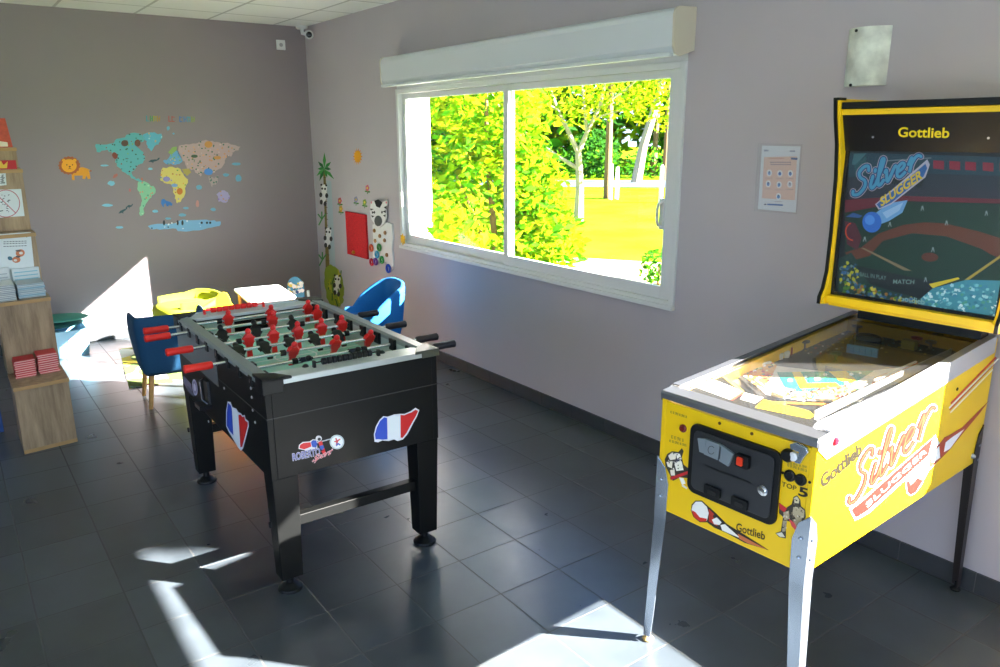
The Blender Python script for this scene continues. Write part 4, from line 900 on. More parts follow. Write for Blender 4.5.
def blob(x, y, rx, ry, c, nm='sea_patch', lab=None, a0=0.):
    m = MB(); m.use(flat(c, .6)); n = 14
    pts = [(CM(x, y)[0]+(rx*cos(2*pi*k/n)*cos(a0)-ry*sin(2*pi*k/n)*sin(a0))*.2098*rnd.uniform(.8, 1.1), CM(x, y)[1]+(rx*cos(2*pi*k/n)*sin(a0)+ry*sin(2*pi*k/n)*cos(a0))*.2098*rnd.uniform(.8, 1.1)) for k in range(n)]
    PB.poly(m, pts, .0012); o = m.obj(nm, None, wm, fix=False)
    if lab: o['label'] = lab
for x, y, rx, ry in [(115, 312, 20, 5), (150, 397, 18, 12), (130, 502, 26, 8), (188, 607, 20, 6), (745, 305, 25, 7), (695, 357, 16, 8), (755, 373, 15, 18), (568, 417, 15, 12), (635, 522, 14, 8), (505, 515, 14, 6), (488, 548, 18, 8), (358, 530, 14, 8), (420, 565, 14, 6), (446, 160, 6, 5), (335, 328, 12, 6), (420, 135, 8, 10)]:
    blob(x, y, rx, ry, '7ac0d8' if x < 400 else '6aa8c4')
blob(168, 362, 14, 8, 'b86a60', 'starfish', 'red starfish piece', -.7); blob(238, 430, 5, 8, 'c06a68', 'starfish', 'red starfish piece'); blob(560, 495, 8, 18, 'c08880', 'starfish', 'pinkish sea creature'); blob(295, 378, 5, 8, 'c06a58', 'starfish', 'red starfish piece')
def whale(x, y, L, a, c='2c5058'):
    m = MB(); m.use(flat(c, .6)); pts = [(-L, 2), (-L*.5, -5), (L*.2, -4), (L*.6, -2), (L*.8, -9), (L*1.15, -8), (L*.8, 2), (L*.3, 5), (-L*.1, 6), (-L*.2, 14), (-L*.35, 7)]
    PB.poly(m, [CM(x+p*cos(a)-q*sin(a), y+p*sin(a)+q*cos(a)) for p, q in pts], .0014); m.obj('whale', None, wm, fix=False, label='dark green whale piece')
whale(352, 288, 27, -.15); whale(205, 527, 26, -.5); whale(237, 505, 14, -.1)
m = MB(); m.use(flat('3a78c0', .6)); PB.poly(m, [CM(*p) for p in [(388, 475), (400, 470), (410, 480), (430, 486), (442, 495), (436, 505), (425, 500), (420, 508), (412, 505), (408, 492), (398, 500), (402, 510), (394, 508), (386, 492)]], .0014); m.obj('octopus', None, wm, fix=False, label='blue octopus piece')
# coloured title letters, too small and blurred to read in the photo
for x, c, sh in [(322, '3f98a8', 0), (340, '4f9a60', 1), (356, 'a8a040', 2), (374, 'b08a40', 1), (428, 'b85a58', 0), (443, 'b05a50', 3), (480, '4a78b8', 3), (500, '4a80c0', 1), (518, '4a98b0', 2), (538, '88a048', 1)]:
    m = MB(); m.use(flat(c, .6)); y = 88+(x-320)*.02
    PB.line(m, CM(x-5, y-14), CM(x-4, y+14), 1.0, .0012)
    if sh in (1, 2): PB.line(m, CM(x+6, y-12), CM(x+5, y+12), .9, .0012)
    if sh in (0, 3): PB.line(m, CM(x-5, y+12), CM(x+8, y+12), .9, .0013)
    if sh in (2, 3): PB.line(m, CM(x-5, y-10), CM(x+8, y-8), .9, .0013)
    if sh == 1: PB.line(m, CM(x-5, y), CM(x+6, y), .9, .0013)
    m.obj('title_letter', None, wm, fix=False)
# lion sticker
li = thing('lion_sticker', 'orange cartoon lion decal left of the world map', 'wall sticker', (-2.1, YB, 1.5))
def CL(x, y): return (x*.225, 100+y*.225)
m = MB(); m.use(flat('a85a30', .6)); n = 34
PB.poly(m, [CL(308+50*cos(2*pi*k/n)*(1.0 if k % 2 else .9), 291+42*sin(2*pi*k/n)*(1.0 if k % 2 else .9)) for k in range(n)], .0016); m.obj('mane', None, li, fix=False)
m = MB(); m.use(flat('e39a1e', .6)); PB.poly(m, [CL(*p) for p in [(345, 305), (365, 298), (390, 305), (398, 322), (402, 350), (390, 352), (384, 335), (378, 352), (366, 350), (368, 336), (330, 336), (332, 356), (320, 356), (318, 330)]], .0012)
PB.line(m, CL(392, 308), CL(402, 314), .8, .0013); m.use(flat('a85a30', .6)); PB.disc(m, *CL(403, 315), 1.0, .8, .0014); m.obj('body', None, li, fix=False)
m = MB(); m.use(flat('f0a822', .6)); PB.disc(m, *CL(307, 292), 7.6, 6.6, .0020, 20)
for x in (283, 332): PB.disc(m, *CL(x, 268), 1.8, 1.6, .0021, 10)
m.use(flat('5a2c14', .6))
for x in (297, 322): PB.disc(m, *CL(x, 288), .6, .7, .0024, 8)
PB.disc(m, *CL(310, 296), 1.0, .7, .0024, 8); PB.line(m, CL(310, 298), CL(310, 304), .4, .0024); PB.line(m, CL(303, 307), CL(310, 304), .4, .0024); PB.line(m, CL(317, 307), CL(310, 304), .4, .0024); m.obj('face', None, li, fix=False)
# palm with pandas (right wall)
def C_(x, y): return (300+x*.27, 130+y*.27)
pa = thing('palm_sticker', 'tall palm tree decal with climbing pandas by the corner', 'wall sticker', (0, 4.1, .6))
m = MB(); m.use(flat('a8b8bc', .6)); PR.poly(m, [C_(*p) for p in [(98, 185), (116, 190), (132, 510), (112, 520)]], .0010); m.obj('pale_strip', None, pa, fix=False, label='pale blue strip beside the trunk')  # plain pale blue strip of the decal
m = MB(); m.use(flat('7a6a2c', .6)); PR.poly(m, [C_(*p) for p in [(86, 150), (95, 150), (100, 330), (112, 540), (96, 540), (92, 330)]], .0014)
m.use(flat('5a4a20', .6))
for k in range(16): PR.line(m, C_(87+k*.7, 175+k*22), C_(98+k*.9, 177+k*22), .5, .0017)
m.obj('trunk', None, pa, fix=False)
m = MB()
for k, (a, L) in enumerate([(-2.95, 26), (-2.2, 40), (-1.57, 66), (-.9, 40), (-.15, 26), (.75, 50), (1.2, 30), (2.0, 44), (2.5, 36)]):
    m.use(flat(['2f8a3a', '1e6a30', '46a04a'][k % 3], .6)); x, y = 91, 145
    PR.poly(m, [C_(x, y), C_(x+L*.5*cos(a)-6*sin(a), y+L*.5*sin(a)+6*cos(a)), C_(x+L*cos(a), y+L*sin(a)+4), C_(x+L*.5*cos(a)+6*sin(a), y+L*.5*sin(a)-6*cos(a))], .0018+k*.0001)
m.obj('fronds', None, pa, fix=False)
for x, y in ((88, 245), (104, 405), (138, 580)):
    m = MB(); m.use(flat('e8e6e2', .6)); PR.disc(m, *C_(x, y), 3.2, 7.5, .0024, 16, .15); PR.disc(m, *C_(x+2, y-28), 3.0, 4.2, .0026, 14); m.use(flat('26221f', .6))
    for dx, dy in ((-8, -42), (10, -40), (-5, -28), (6, -27)): PR.disc(m, *C_(x+dx, y+dy), 1.0, 1.2, .0030, 8)
    for dx, dy in ((-10, -5), (-8, 22), (6, 28), (12, -2)): PR.disc(m, *C_(x+dx, y+dy), 1.6, 2.6, .0029, 8)
    m.obj('panda', None, pa, fix=False, label='black and white cartoon panda')
m = MB(); m.use(flat('8a9a20', .6)); PR.poly(m, [C_(*p) for p in jag([(95, 510), (112, 498), (130, 505), (148, 530), (160, 570), (164, 610), (160, 640), (150, 655), (112, 650), (98, 620), (90, 560)], 3, 4)], .0020)
for k in range(16): m.use(flat(['c8b828', '4a7a1e', 'a8a820', '2a5a1a'][k % 4], .6)); x, y = rnd.uniform(104, 150), rnd.uniform(525, 640); PR.line(m, C_(x, y+14), C_(x+rnd.uniform(-10, 10), y-14), 1.2, .0024+k*.00002)
m.obj('bamboo_grass', None, pa, fix=False)
for x, y in ((82, 330), (84, 480)):
    m = MB(); m.use(flat('3f8a3a', .6))
    for a in (-2.4, -1.6, -.8, 2.2): PR.line(m, C_(x, y), C_(x+20*cos(a), y+28*sin(a)), 1.3, .0022)
    m.obj('leaf_sprig', None, pa, fix=False)
# sun, flowers
su = MB(); su.use(flat('e0901e', .6))
cx, cy = C_(214, 98)
for k in range(14):
    a = k*2*pi/14; PR.poly(su, [(cx+2.8*cos(a-.2), cy+5*sin(a-.2)), (cx+5.2*cos(a), cy+9.2*sin(a)), (cx+2.8*cos(a+.2), cy+5*sin(a+.2))], .0014)
su.use(flat('f0a818', .6)); PR.disc(su, cx, cy, 3.4, 6.0, .0018, 18)
o = su.obj('sun_sticker', None, None, fix=False); o['label'] = 'small orange sun decal above the red panel'; o['category'] = 'wall sticker'
def flower(x, y, label, kind):
    m = MB(); m.use(flat('4a8a3a', .6)); PR.line(m, C_(x, y+22), C_(x, y), .7, .0012); PR.disc(m, *C_(x-5, y+12), 1.3, .8, .0014, 8); PR.disc(m, *C_(x+6, y+14), 1.3, .8, .0014, 8)
    for k in range(5): a = k*2*pi/5; m.use(flat(kind, .6)); PR.disc(m, C_(x, y)[0]+1.1*cos(a), C_(x, y)[1]+2.0*sin(a), 1.0, 1.5, .0018, 8)
    m.use(flat('f0d040', .6)); PR.disc(m, *C_(x, y), .8, 1.1, .0022, 8)
    o = m.obj('flower_sticker', None, None, fix=False); o['label'] = label; o['category'] = 'wall sticker'; o['group'] = 'flower decals around the red panel'
flower(250, 215, 'pink flower decal above the gap between red panel and zebra board', 'd86a80')
flower(148, 262, 'pink flower decal left of the red panel, higher of two', 'd8606a'); flower(152, 292, 'yellow flower decal left of the red panel, lower of two', 'd8a840')
flower(208, 258, 'small blue flower decal just over the red panel', '8a8aa8'); flower(240, 268, 'small green flower decal over the right end of the red panel', '8aa850')
# red activity panel
rp = thing('activity_panel', 'red fuzzy rectangular activity panel fixed under the sun decal', 'activity panel', (0, 3.4, .66))
q = [PR.at(*C_(*p)) for p in [(176, 302), (250, 313), (255, 476), (181, 460)]]
ya, yb, za, zb_ = (q[0].y+q[3].y)/2, (q[1].y+q[2].y)/2, (q[2].z+q[3].z)/2, (q[0].z+q[1].z)/2
MB().box((-.022, yb, za), (-.0, ya, zb_)).obj('board', mat('red_felt', 'c01c22', .85, noise=.35, nscale=120, bump=.5), rp, bevel=.004)
c = PR.at(*C_(209, 452), .022); MB().lathe(c, [(.015, 0), (.017, .012), (.010, .022)], 14, (-1, 0, 0)).obj('knob', mat('ochre_knob', 'c8901e', .4), rp, smooth=True)
# zebra activity board
zb = thing('zebra_board', 'white zebra shaped play board with coloured rings', 'activity board', (0, 2.9, .66))
def zp(pts, d=.016, e=.0): return [PR.at(*C_(*p), e) for p in pts]
m = MB(); m.prism(zp([(274, 350), (292, 344), (330, 342), (346, 348), (350, 400), (346, 440), (352, 500), (342, 524), (330, 520), (326, 490), (300, 484), (275, 470), (276, 400)]), (-.016, 0, 0)); m.obj('body', mat('white_board', 'dedfdd', .4), zb, bevel=.002)
m = MB(); m.prism(zp([(272, 268), (280, 262), (290, 272), (310, 268), (324, 262), (332, 258), (334, 274), (326, 290), (330, 320), (322, 346), (306, 360), (288, 352), (274, 330), (268, 300)], e=.016), (-.010, 0, 0)); hd = m.obj('head', mat('white_board', 'dedfdd', .4), zb, bevel=.002)
m = MB(); m.use(flat('17181a'))
for pts in [[(286, 262), (300, 256), (316, 268), (306, 288), (292, 282)], [(276, 300), (288, 304), (277, 310)], [(274, 315), (286, 318), (277, 324)], [(328, 296), (316, 302), (328, 306)], [(328, 312), (318, 316), (326, 322)], [(270, 290), (284, 292), (272, 298)], [(332, 280), (320, 286), (330, 292)]]: PR.poly(m, [C_(*p) for p in pts], .0268)
for x in (286, 314): PR.disc(m, *C_(x, 304), .8, 1.4, .0270, 8)
m.use(flat('4a4e52')); PR.disc(m, *C_(300, 336), 3.9, 5.4, .0270, 18); m.use(flat('d87a8a')); PR.disc(m, *C_(275, 268), .8, 1.3, .0268, 8); PR.disc(m, *C_(330, 268), .8, 1.3, .0268, 8)
m.obj('markings', None, hd, fix=False)
for x, y in [(284, 372), (324, 380), (304, 392), (287, 410), (322, 408), (330, 462)]:
    MB().ball(PR.at(*C_(x, y), .024), (.012, .018, .018), 12, 8).obj('wooden_knob', mat('wood_knob', 'a87c50', .5), zb, smooth=True)
for x, y, c, r in [(275, 436, 'd8542a', 1), (304, 434, '3a8a3a', 1), (296, 460, '3a9ac8', 1), (276, 488, 'c81e3a', 1), (314, 480, '2a9a4a', 1), (291, 486, '7a3a9a', 1), (338, 512, '1e4ab8', 1.2)]:
    MB().torus(PR.at(*C_(x, y), .030), .026*r, .010, (-1, 0, 0)).obj('ring', flat(c, .3), zb, smooth=True)

# ------------------------------------------------------------------ brochure stand (stepped wooden)
def woodmat():
    m = bpy.data.materials.new('stand_oak'); m.use_nodes = True; t = m.node_tree; b = t.nodes['Principled BSDF']
    tc = t.nodes.new('ShaderNodeTexCoord'); mp = t.nodes.new('ShaderNodeMapping'); mp.inputs['Scale'].default_value = (14, 14, 1.6)
    nz = t.nodes.new('ShaderNodeTexNoise'); nz.inputs['Scale'].default_value = 1.6; nz.inputs['Detail'].default_value = 8; nz.inputs['Roughness'].default_value = .65
    cr = t.nodes.new('ShaderNodeValToRGB'); cr.color_ramp.elements[0].position = .3; cr.color_ramp.elements[0].color = lin('7a6248'); cr.color_ramp.elements[1].position = .7; cr.color_ramp.elements[1].color = lin('b59a78')
    t.links.new(tc.outputs['Object'], mp.inputs[0]); t.links.new(mp.outputs[0], nz.inputs['Vector']); t.links.new(nz.outputs[0], cr.inputs[0]); t.links.new(cr.outputs[0], b.inputs['Base Color'])
    b.inputs['Roughness'].default_value = .5; return m
M_oak = woodmat(); M_edge = mat('oak_edge', 'b08a58', .5, noise=.1, nscale=15)
EX = Vector((.9924, .1231, 0)); EY = Vector((-.1231, .9924, 0)); SO = Vector((-2.899, 1.812, 0)); SWD = .276
def SQ(u, v, z): p = SO+EX*u+EY*v; return (p.x, p.y, z)
st = thing('brochure_stand', 'stepped oak display stand with posters and brochures at the left', 'display stand', (*SQ(.14, .8, 0)[:2], 0))
TI = [(0.0, .32, .399), (.32, .60, .825), (.60, .80, 1.183), (.80, .98, 1.56), (.98, 1.12, 1.69)]
for i, (v0, v1, z) in enumerate(TI):
    zb0 = 0 if i == 0 else TI[i-1][2]-.0
    sh_ = -.03*i*EX.y
    m = MB().box((.0, v0+.012, 0 if i == 0 else zb0-.02), (SWD, v1+.012, z-.022)); m.T(lambda u, v, zz: SQ(u+.123*v, v, zz))
    blk = m.obj('tier', M_oak, st, bevel=.001)
    m = MB().box((-.004, v0, z-.022), (SWD+.004, v1+.012, z)); m.T(lambda u, v, zz: SQ(u+.123*v, v, zz)); m.obj('shelf_board', M_oak, blk, bevel=.001)
    m = MB().box((-.003, v0-.001, z-.021), (SWD+.003, v0+.003, z-.001))
    m.T(lambda u, v, zz: SQ(u+.123*v, v, zz)); m.obj('edge_band', M_edge, blk)
    if i == 0: MB().box((-.001, .010, 0), (SWD+.001, .013, .022)).T(lambda u, v, zz: SQ(u+.123*v, v, zz)).obj('plinth_band', M_edge, blk)
def SV(u, v, z): return Vector(SQ(u+.123*v, v, z))
def rp_(i): return Plane(SV(0, TI[i][0]+.0115, 0), -EY)
# posters on the risers
def poster(i, pts, label, name='poster'):
    m = MB(); P = rp_(i); q = [P.at(x, y, .001) for x, y in pts]; m.use(flat('d4dad8')); m.prism(q, -EY*.0015)
    return m, P
m, P = poster(2, [(-12, 235), (30.5, 232), (36, 285), (-6, 292)], '')
def CP_(x, y): return (x*.165, 220+y*.165)
m.use(flat('3f8a5a')); P.poly(m, [CP_(*p) for p in [(145, 92), (160, 88), (172, 98), (160, 106)]], .004); m.use(flat('5a5e60')); P.poly(m, [CP_(*p) for p in [(0, 104), (14, 104), (12, 114), (0, 116)]], .004)
for y in (130, 142, 158): P.line(m, CP_(20, y+3), CP_(165, y-3), .6, .004) if False else [P.line(m, CP_(20+k*18, y+2-k*.6), CP_(34+k*18, y+2-k*.7), .7, .004) for k in range(8)]
m.use(flat('c8744a')); P.disc(m, *CP_(122, 200), 4.6, 3.8, .004, 14, -.2); P.disc(m, *CP_(98, 240), 4.2, 3.2, .0042, 14); m.use(flat('3a6a7a')); P.disc(m, *CP_(60, 232), 2.6, 2.0, .004, 10, .4); m.use(flat('5a4a48')); P.disc(m, *CP_(110, 186), 3, .9, .0045, 10); P.disc(m, *CP_(108, 222), 2.6, 1.0, .0045, 10)
m.use(flat('d8d4c8')); P.disc(m, *CP_(126, 200), 2.0, 1.4, .0048, 10); P.disc(m, *CP_(92, 244), 1.8, 1.2, .0048, 10)
o = m.obj('poster', None, None, fix=False); o['label'] = 'white poster with two burger-like pictures on the brochure stand'; o['category'] = 'poster'
m, P = poster(3, [(-10, 190), (21, 189), (24.5, 216), (-6, 218)], '')
m.use(flat('b8505c'))
def CQ(x, y): return (x*.15, 130+y*.15)
for k in range(40):
    a, b = 2*pi*k/40, 2*pi*(k+1)/40; P.line(m, CQ(38+92*cos(a), 490+90*sin(a)), CQ(38+92*cos(b), 490+90*sin(b)), .8, .004)
P.line(m, CQ(-25, 428), CQ(102, 552), .8, .0042); m.use(flat('5a5f62'))
for k in range(22): x, y = rnd.uniform(0, 60), rnd.uniform(430, 550); P.line(m, CQ(x, y), CQ(x+rnd.uniform(4, 16), y+rnd.uniform(-8, 8)), .8, .0036)
o = m.obj('poster', None, None, fix=False); o['label'] = 'white notice with a red prohibition circle on the brochure stand'; o['category'] = 'notice'
m, P = poster(3, [(-8, 174), (5.5, 173), (6.5, 185), (-7, 186.5)], ''); m.use(flat('5f6466'))
for k in range(10): P.line(m, CQ(rnd.uniform(0, 14), 300+k*6), CQ(rnd.uniform(18, 34), 300+k*6), .7, .004)
o = m.obj('card', None, None, fix=False); o['label'] = 'small white printed card above the prohibition notice'; o['category'] = 'card'
# brochure stacks
def stack(u0, u1, v0, v1, z, n, th, cols_, edge, nm, lab, cat, grp, jit=.004, slant=0.):
    for k in range(n):
        a, b = rnd.uniform(-jit, jit), rnd.uniform(-jit, jit)
        z0 = z+.0005+k*(th+.0004); vv = v0+slant*k
        m = MB().use(flat(cols_[k % len(cols_)])).box((u0+a, vv+b, z0), (u1+a, v1+b+slant*k, z0+th)); m.use(flat(edge)).box((u0+a-.0003, vv+b-.0004, z0+th*.25), (u1+a+.0003, vv+b, z0+th*.75))
        m.T(lambda u, v, zz: tuple(SV(u, v, zz))); o = m.obj(nm, None, None, bevel=.0006)
        if k == n-1: o['label'] = 'topmost '+lab
        elif k == 0: o['label'] = 'lowest '+lab
        else: o['label'] = lab+', in the middle of its pile'
        o['category'] = cat; o['group'] = grp
stack(.03, .135, .185, .305, .399, 8, .0125, ['c8242c', 'd03038', 'b81c26', 'c8242c', 'd0403e'], 'e0a8a0', 'brochure', 'red brochure of the left pile on the lowest step', 'brochure', 'red brochures of the left pile', .004)
stack(.15, .255, .19, .31, .399, 9, .0125, ['d02830', 'c01e28', 'd03a3a'], 'e8b4aa', 'brochure', 'red brochure of the right pile on the lowest step', 'brochure', 'red brochures of the right pile', .004)
stack(-.06, .105, .36, .565, .825, 9, .010, ['c4c6c2', 'b0b4b4', 'd4d4ce'], '8e9494', 'brochure', 'white leaflet of the left pile on the second step', 'leaflet', 'white leaflets of the left pile')
stack(.120, .262, .38, .565, .825, 8, .010, ['b8c2c2', '6aa8bc', 'ccd0ce', 'a8b4b4'], '90a0a4', 'brochure', 'pale leaflet of the right pile on the second step', 'leaflet', 'pale leaflets of the right pile')
# upright leaflets leaning behind
for k, (u0, u1, h_) in enumerate([(-.05, .10, .165), (.115, .262, .150)]):
    m = MB().use(flat('ccd2d0' if k else 'c8ccc8')); m.prism([SV(u0, .598, .826), SV(u1, .598, .826), SV(u1, .602, .825+h_), SV(u0, .602, .825+h_)], -EY*.022)
    m.use(flat('7fb4c0' if k else '9aa2a2'))
    for j in range(6): z = .84+j*.022; m.prism([SV(u0+.01, .598+(z-.825)*.03, z)-EY*.0225, SV(u1-.01, .598+(z-.825)*.03, z)-EY*.0225, SV(u1-.01, .598+(z-.821)*.03, z+.006)-EY*.0225, SV(u0+.01, .598+(z-.821)*.03, z+.006)-EY*.0225], -EY*.0008)
    o = m.obj('leaflet_bundle', None, None); o['label'] = ['upright leaflet bundle behind the left white pile on the stand', 'upright leaflet bundle behind the right pale pile on the stand'][k]; o['category'] = 'leaflet bundle'
# red crown strip and red bottle like box on top
m = MB().use(flat('b81c28')); P = rp_(3); m.prism([SV(-.10, 0.825, 1.561), SV(.25, 0.825, 1.561), SV(.25, 0.835, 1.615), SV(-.10, 0.835, 1.615)], -EY*.012)
m.use(flat('e8c040')); m.prism([SV(0.117+.0, 0.811, 1.568), SV(0.197+.0, 0.811, 1.568), SV(0.207+.0, 0.813, 1.610), SV(0.182+.0, 0.813, 1.587), SV(0.170+.0, 0.814, 1.615), SV(0.157+.0, 0.814, 1.589), SV(0.144+.0, 0.814, 1.615), SV(0.132+.0, 0.813, 1.587), SV(0.107+.0, 0.813, 1.610)], -EY*.002)
o = m.obj('crown_box', None, None, bevel=.001); o['label'] = 'low red box with a yellow crown on the upper step'; o['category'] = 'box'
m = MB().use(mat('orange_red_box', 'c04a30', .5, noise=.2, nscale=50)).hexa([SV(-.08, 1.00, 1.691), SV(.262, 1.00, 1.691), SV(.262, 1.08, 1.691), SV(-.08, 1.08, 1.691)], [SV(-.08, 1.01, 1.87), SV(.245, 1.01, 1.87), SV(.245, 1.08, 1.87), SV(-.08, 1.08, 1.87)])
m.use(flat('e6dcc0')); m.prism([SV(-.08, 0.992, 1.696), SV(.235, 0.992, 1.696), SV(.235, 0.992, 1.722), (SV(.17, 0.992, 1.734)), SV(-.08, 0.992, 1.734)], -EY*.004)
o = m.obj('book_box', None, None, bevel=.002); o['label'] = 'orange red box with a cream edge on top of the stand'; o['category'] = 'box'
# blue leaflet holder left of the stand
bx = thing('leaflet_holder', 'blue leaflet holder standing at the left edge behind the stand', 'leaflet holder', (-3.1, 2.45, 0))
m = MB().box((-3.22, 2.30, .0), (-2.965, 2.62, .30)); m.obj('body', mat('blue_carton', '1c4a8a', .4), bx, bevel=.003)
MB().box((-3.215, 2.305, .30), (-2.975, 2.40, .345)).obj('leaflets', mat('blue_leaflets', '2f7ec8', .4), bx, bevel=.002, label='bright blue leaflets')
MB().box((-3.215, 2.42, .30), (-2.985, 2.60, .52)).obj('card_back', mat('green_card', '5a7a4a', .5), bx, bevel=.002, label='green back card')

# ------------------------------------------------------------------ play corner
def fabric(name, c): return mat(name, c, .85, noise=.06, nscale=120, bump=.4)
M_leg = mat('beech_leg', 'c8944e', .45, noise=.08, nscale=20, stretch=(1, 1, .2))
def tub(name, label, loc, face, col, a=.255, b=.245, zs=.27, zb=.655, za=.56, open_=.95, group='tub chairs of the play corner', flat_top=True, sq=.35, z0=0.):
    t = thing(name, label, 'chair', (loc[0], loc[1], z0), group)
    fm = fabric('fabric_'+col, col); cf, sf = cos(face), sin(face)
    W = lambda x, y, z: (loc[0]+cf*x-sf*y, loc[1]+sf*x+cf*y, z+z0)
    N = 40; secs = []
    for i in range(N+1):
        th = open_+(2*pi-2*open_)*i/N           # angle from the facing direction
        k = (1-cos(th))/2; k = max(0, (k-.25)/.75)
        f = k*k*(3-2*k); ztop = za-.10*(1-min(1, k*3))+(zb-za)*f
        if flat_top: ztop = za-.13*(1-min(1, k*4))+(zb-za)*min(1, f*1.5)
        ring = []
        for (rr_, zz) in [(.80, zs), (.86, zs+.03), (.94, zs+.13), (1.0, zs+.27*(ztop-zs)/.38), (1.02, ztop-.03), (1.0, ztop-.008), (.95, ztop), (.90, ztop-.008), (.86, ztop-.035), (.82, zs+.2), (.78, zs+.12), (.74, zs+.10)]:
            e = 1/max(abs(cos(th)), abs(sin(th)))**sq
            ring.append(W(a*rr_*cos(th)*e, b*rr_*sin(th)*e, zz))
        secs.append(ring)
    m = MB(); n = len(secs[0]); vs = [p for r in secs for p in r]
    fs = [(i*n+j, (i+1)*n+j, (i+1)*n+(j+1) % n, i*n+(j+1) % n) for i in range(N) for j in range(n)]
    fs += [tuple(range(n)), tuple(reversed([N*n+j for j in range(n)]))]
    m.add(vs, fs); m.obj('backrest', fm, t, smooth='all')
    m = MB(); M_ = 28; prof_ = [(.80, zs), (.86, zs+.03), (.87, zs+.11), (.82, zs+.145), (.6, zs+.155), (.2, zs+.158)]
    vs = []
    for r_, z in prof_:
        for k in range(M_):
            th = 2*pi*k/M_; e = 1/max(abs(cos(th)), abs(sin(th)))**sq
            vs.append(W(a*r_*cos(th)*e+.012, b*r_*sin(th)*e, z))
    m.add(vs, [(i*M_+k, i*M_+(k+1) % M_, (i+1)*M_+(k+1) % M_, (i+1)*M_+k) for i in range(len(prof_)-1) for k in range(M_)]+[tuple(reversed(range(M_))), tuple((len(prof_)-1)*M_+k for k in range(M_))])
    m.obj('seat', fm, t, smooth='all')
    for sx in (-1, 1):
        for sy in (-1, 1):
            x, y = sx*a*.62, sy*b*.62
            m = MB().tube([W(x, y, zs+.01), W(x*1.22, y*1.22, 0)], [.020, .012], 12); m.obj('leg', M_leg, t, smooth=True)
    return t
tub('tub_chair', 'dark blue fabric tub chair on beech legs beside the football table', (-1.955, 2.34), 1.50, '0c4468', a=.215, b=.232, zs=.225, zb=.632, za=.632, open_=1.25, sq=.8)
tub('tub_chair', 'lime yellow fabric tub chair in the sun by the back wall', (-1.56, 3.42), 3.35, 'b0b818', a=.27, b=.27, zb=.495, za=.40, flat_top=False, z0=.008)
tub('tub_chair', 'bright blue fabric tub chair under the window', (-.62, 1.99), 2.95, '0e6cb4', a=.26, b=.26, zs=.30, zb=.715, za=.52, flat_top=False)
# low white table
tb = thing('play_table', 'low white rectangular play table among the tub chairs', 'table', (-1.02, 3.08, .008))
TA = math.atan2(-.05, .30)
def TQ(x, y, z): c, s = cos(-.12), sin(-.12); return (-1.02+c*x-s*y, 3.08+s*x+c*y, z+.008)
q = rr(-.19, .19, -.30, .30, .04)
MB().prism([(x, y, .482) for x, y in q], (0, 0, .018)).T(TQ).obj('tabletop', mat('white_laminate', 'dfe8ea', .3), tb, bevel=.003)
MB().box((-.15, -.26, .44), (.15, .26, .482)).T(TQ).obj('apron', M_white, tb)
for x in (-.15, .15):
    for y in (-.25, .25): MB().tube([TQ(x, y, .482), TQ(x*1.08, y*1.05, 0)], [.016, .012], 10).obj('leg', M_leg, tb, smooth=True)
def kid(label, loc, face, seatc, backc, pat=None, h=.52, w_=.13, hand=False):
    t = thing('child_chair', label, 'chair', (loc[0], loc[1], .008), 'small chairs around the white play table'); cf, sf = cos(face), sin(face)
    W = lambda x, y, z: (loc[0]+cf*x-sf*y, loc[1]+sf*x+cf*y, z+.008)
    MB().prism([(x, y, .25) for x, y in rr(-.13, .13, -.13, .13, .03)], (0, 0, .018)).T(W).obj('seat', flat(seatc, .4), t, bevel=.003)
    for x in (-.11, .11):
        for y in (-.11, .11): MB().box((x-.013, y-.013, 0), (x+.013, y+.013, .25)).T(W).obj('leg', flat(seatc, .4), t, bevel=.002)
    for y in (-.11, .11): MB().box((-.125, y-.012, .268), (-.105, y+.012, .40)).T(W).obj('back_post', flat(seatc, .4), t, bevel=.002)
    n = 18; pts = [(-w_, .34), (w_, .34)]+[(w_*cos(pi*k/n), h-.10+.10*sin(pi*k/n)) for k in range(n+1)]
    if hand: pts = [(-.055, .36), (.055, .36), (.06, .45), (.056, .53), (.035, .57), (0, .585), (-.03, .575), (-.045, .54), (-.052, .50), (-.066, .48), (-.062, .44)]; MB().box((-.13, -.135, .34), (-.112, .135, .47)).T(W).obj('back_rail', flat(seatc, .4), t, bevel=.004)
    m = MB().use(flat(backc, .4)); m.prism([(-.125, y, z) for y, z in pts], (.018, 0, 0)).T(W); bk = m.obj('backrest', None, t, bevel=.002)
    if pat:
        m = MB()
        for k in range(26):
            y, z = rnd.uniform(-w_*.8, w_*.8), rnd.uniform(.37, h-.05); m.use(flat(rnd.choice(pat), .4)); r_ = rnd.uniform(.008, .022)
            for xx in (-.127-.00002*k, -.105+.00002*k): m.poly([(xx, y+r_*cos(a*pi/4), z+r_*sin(a*pi/4)) for a in range(8)])
        m.T(W).obj('backrest_pattern', None, bk, fix=False)
kid('small red child chair with a yellow rounded back beside the white table', (-1.37, 2.98), 1.2, 'c81a1e', 'f0c81c', hand=True, h=.52)
kid('small blue and white patterned child chair behind the white table', (-.66, 3.40), -2.2, 'd8e4e8', '3f9cc8', ['e8f2f4', 'e8f2f4', '1e5a9a', 'e0d060'], h=.525, w_=.075)
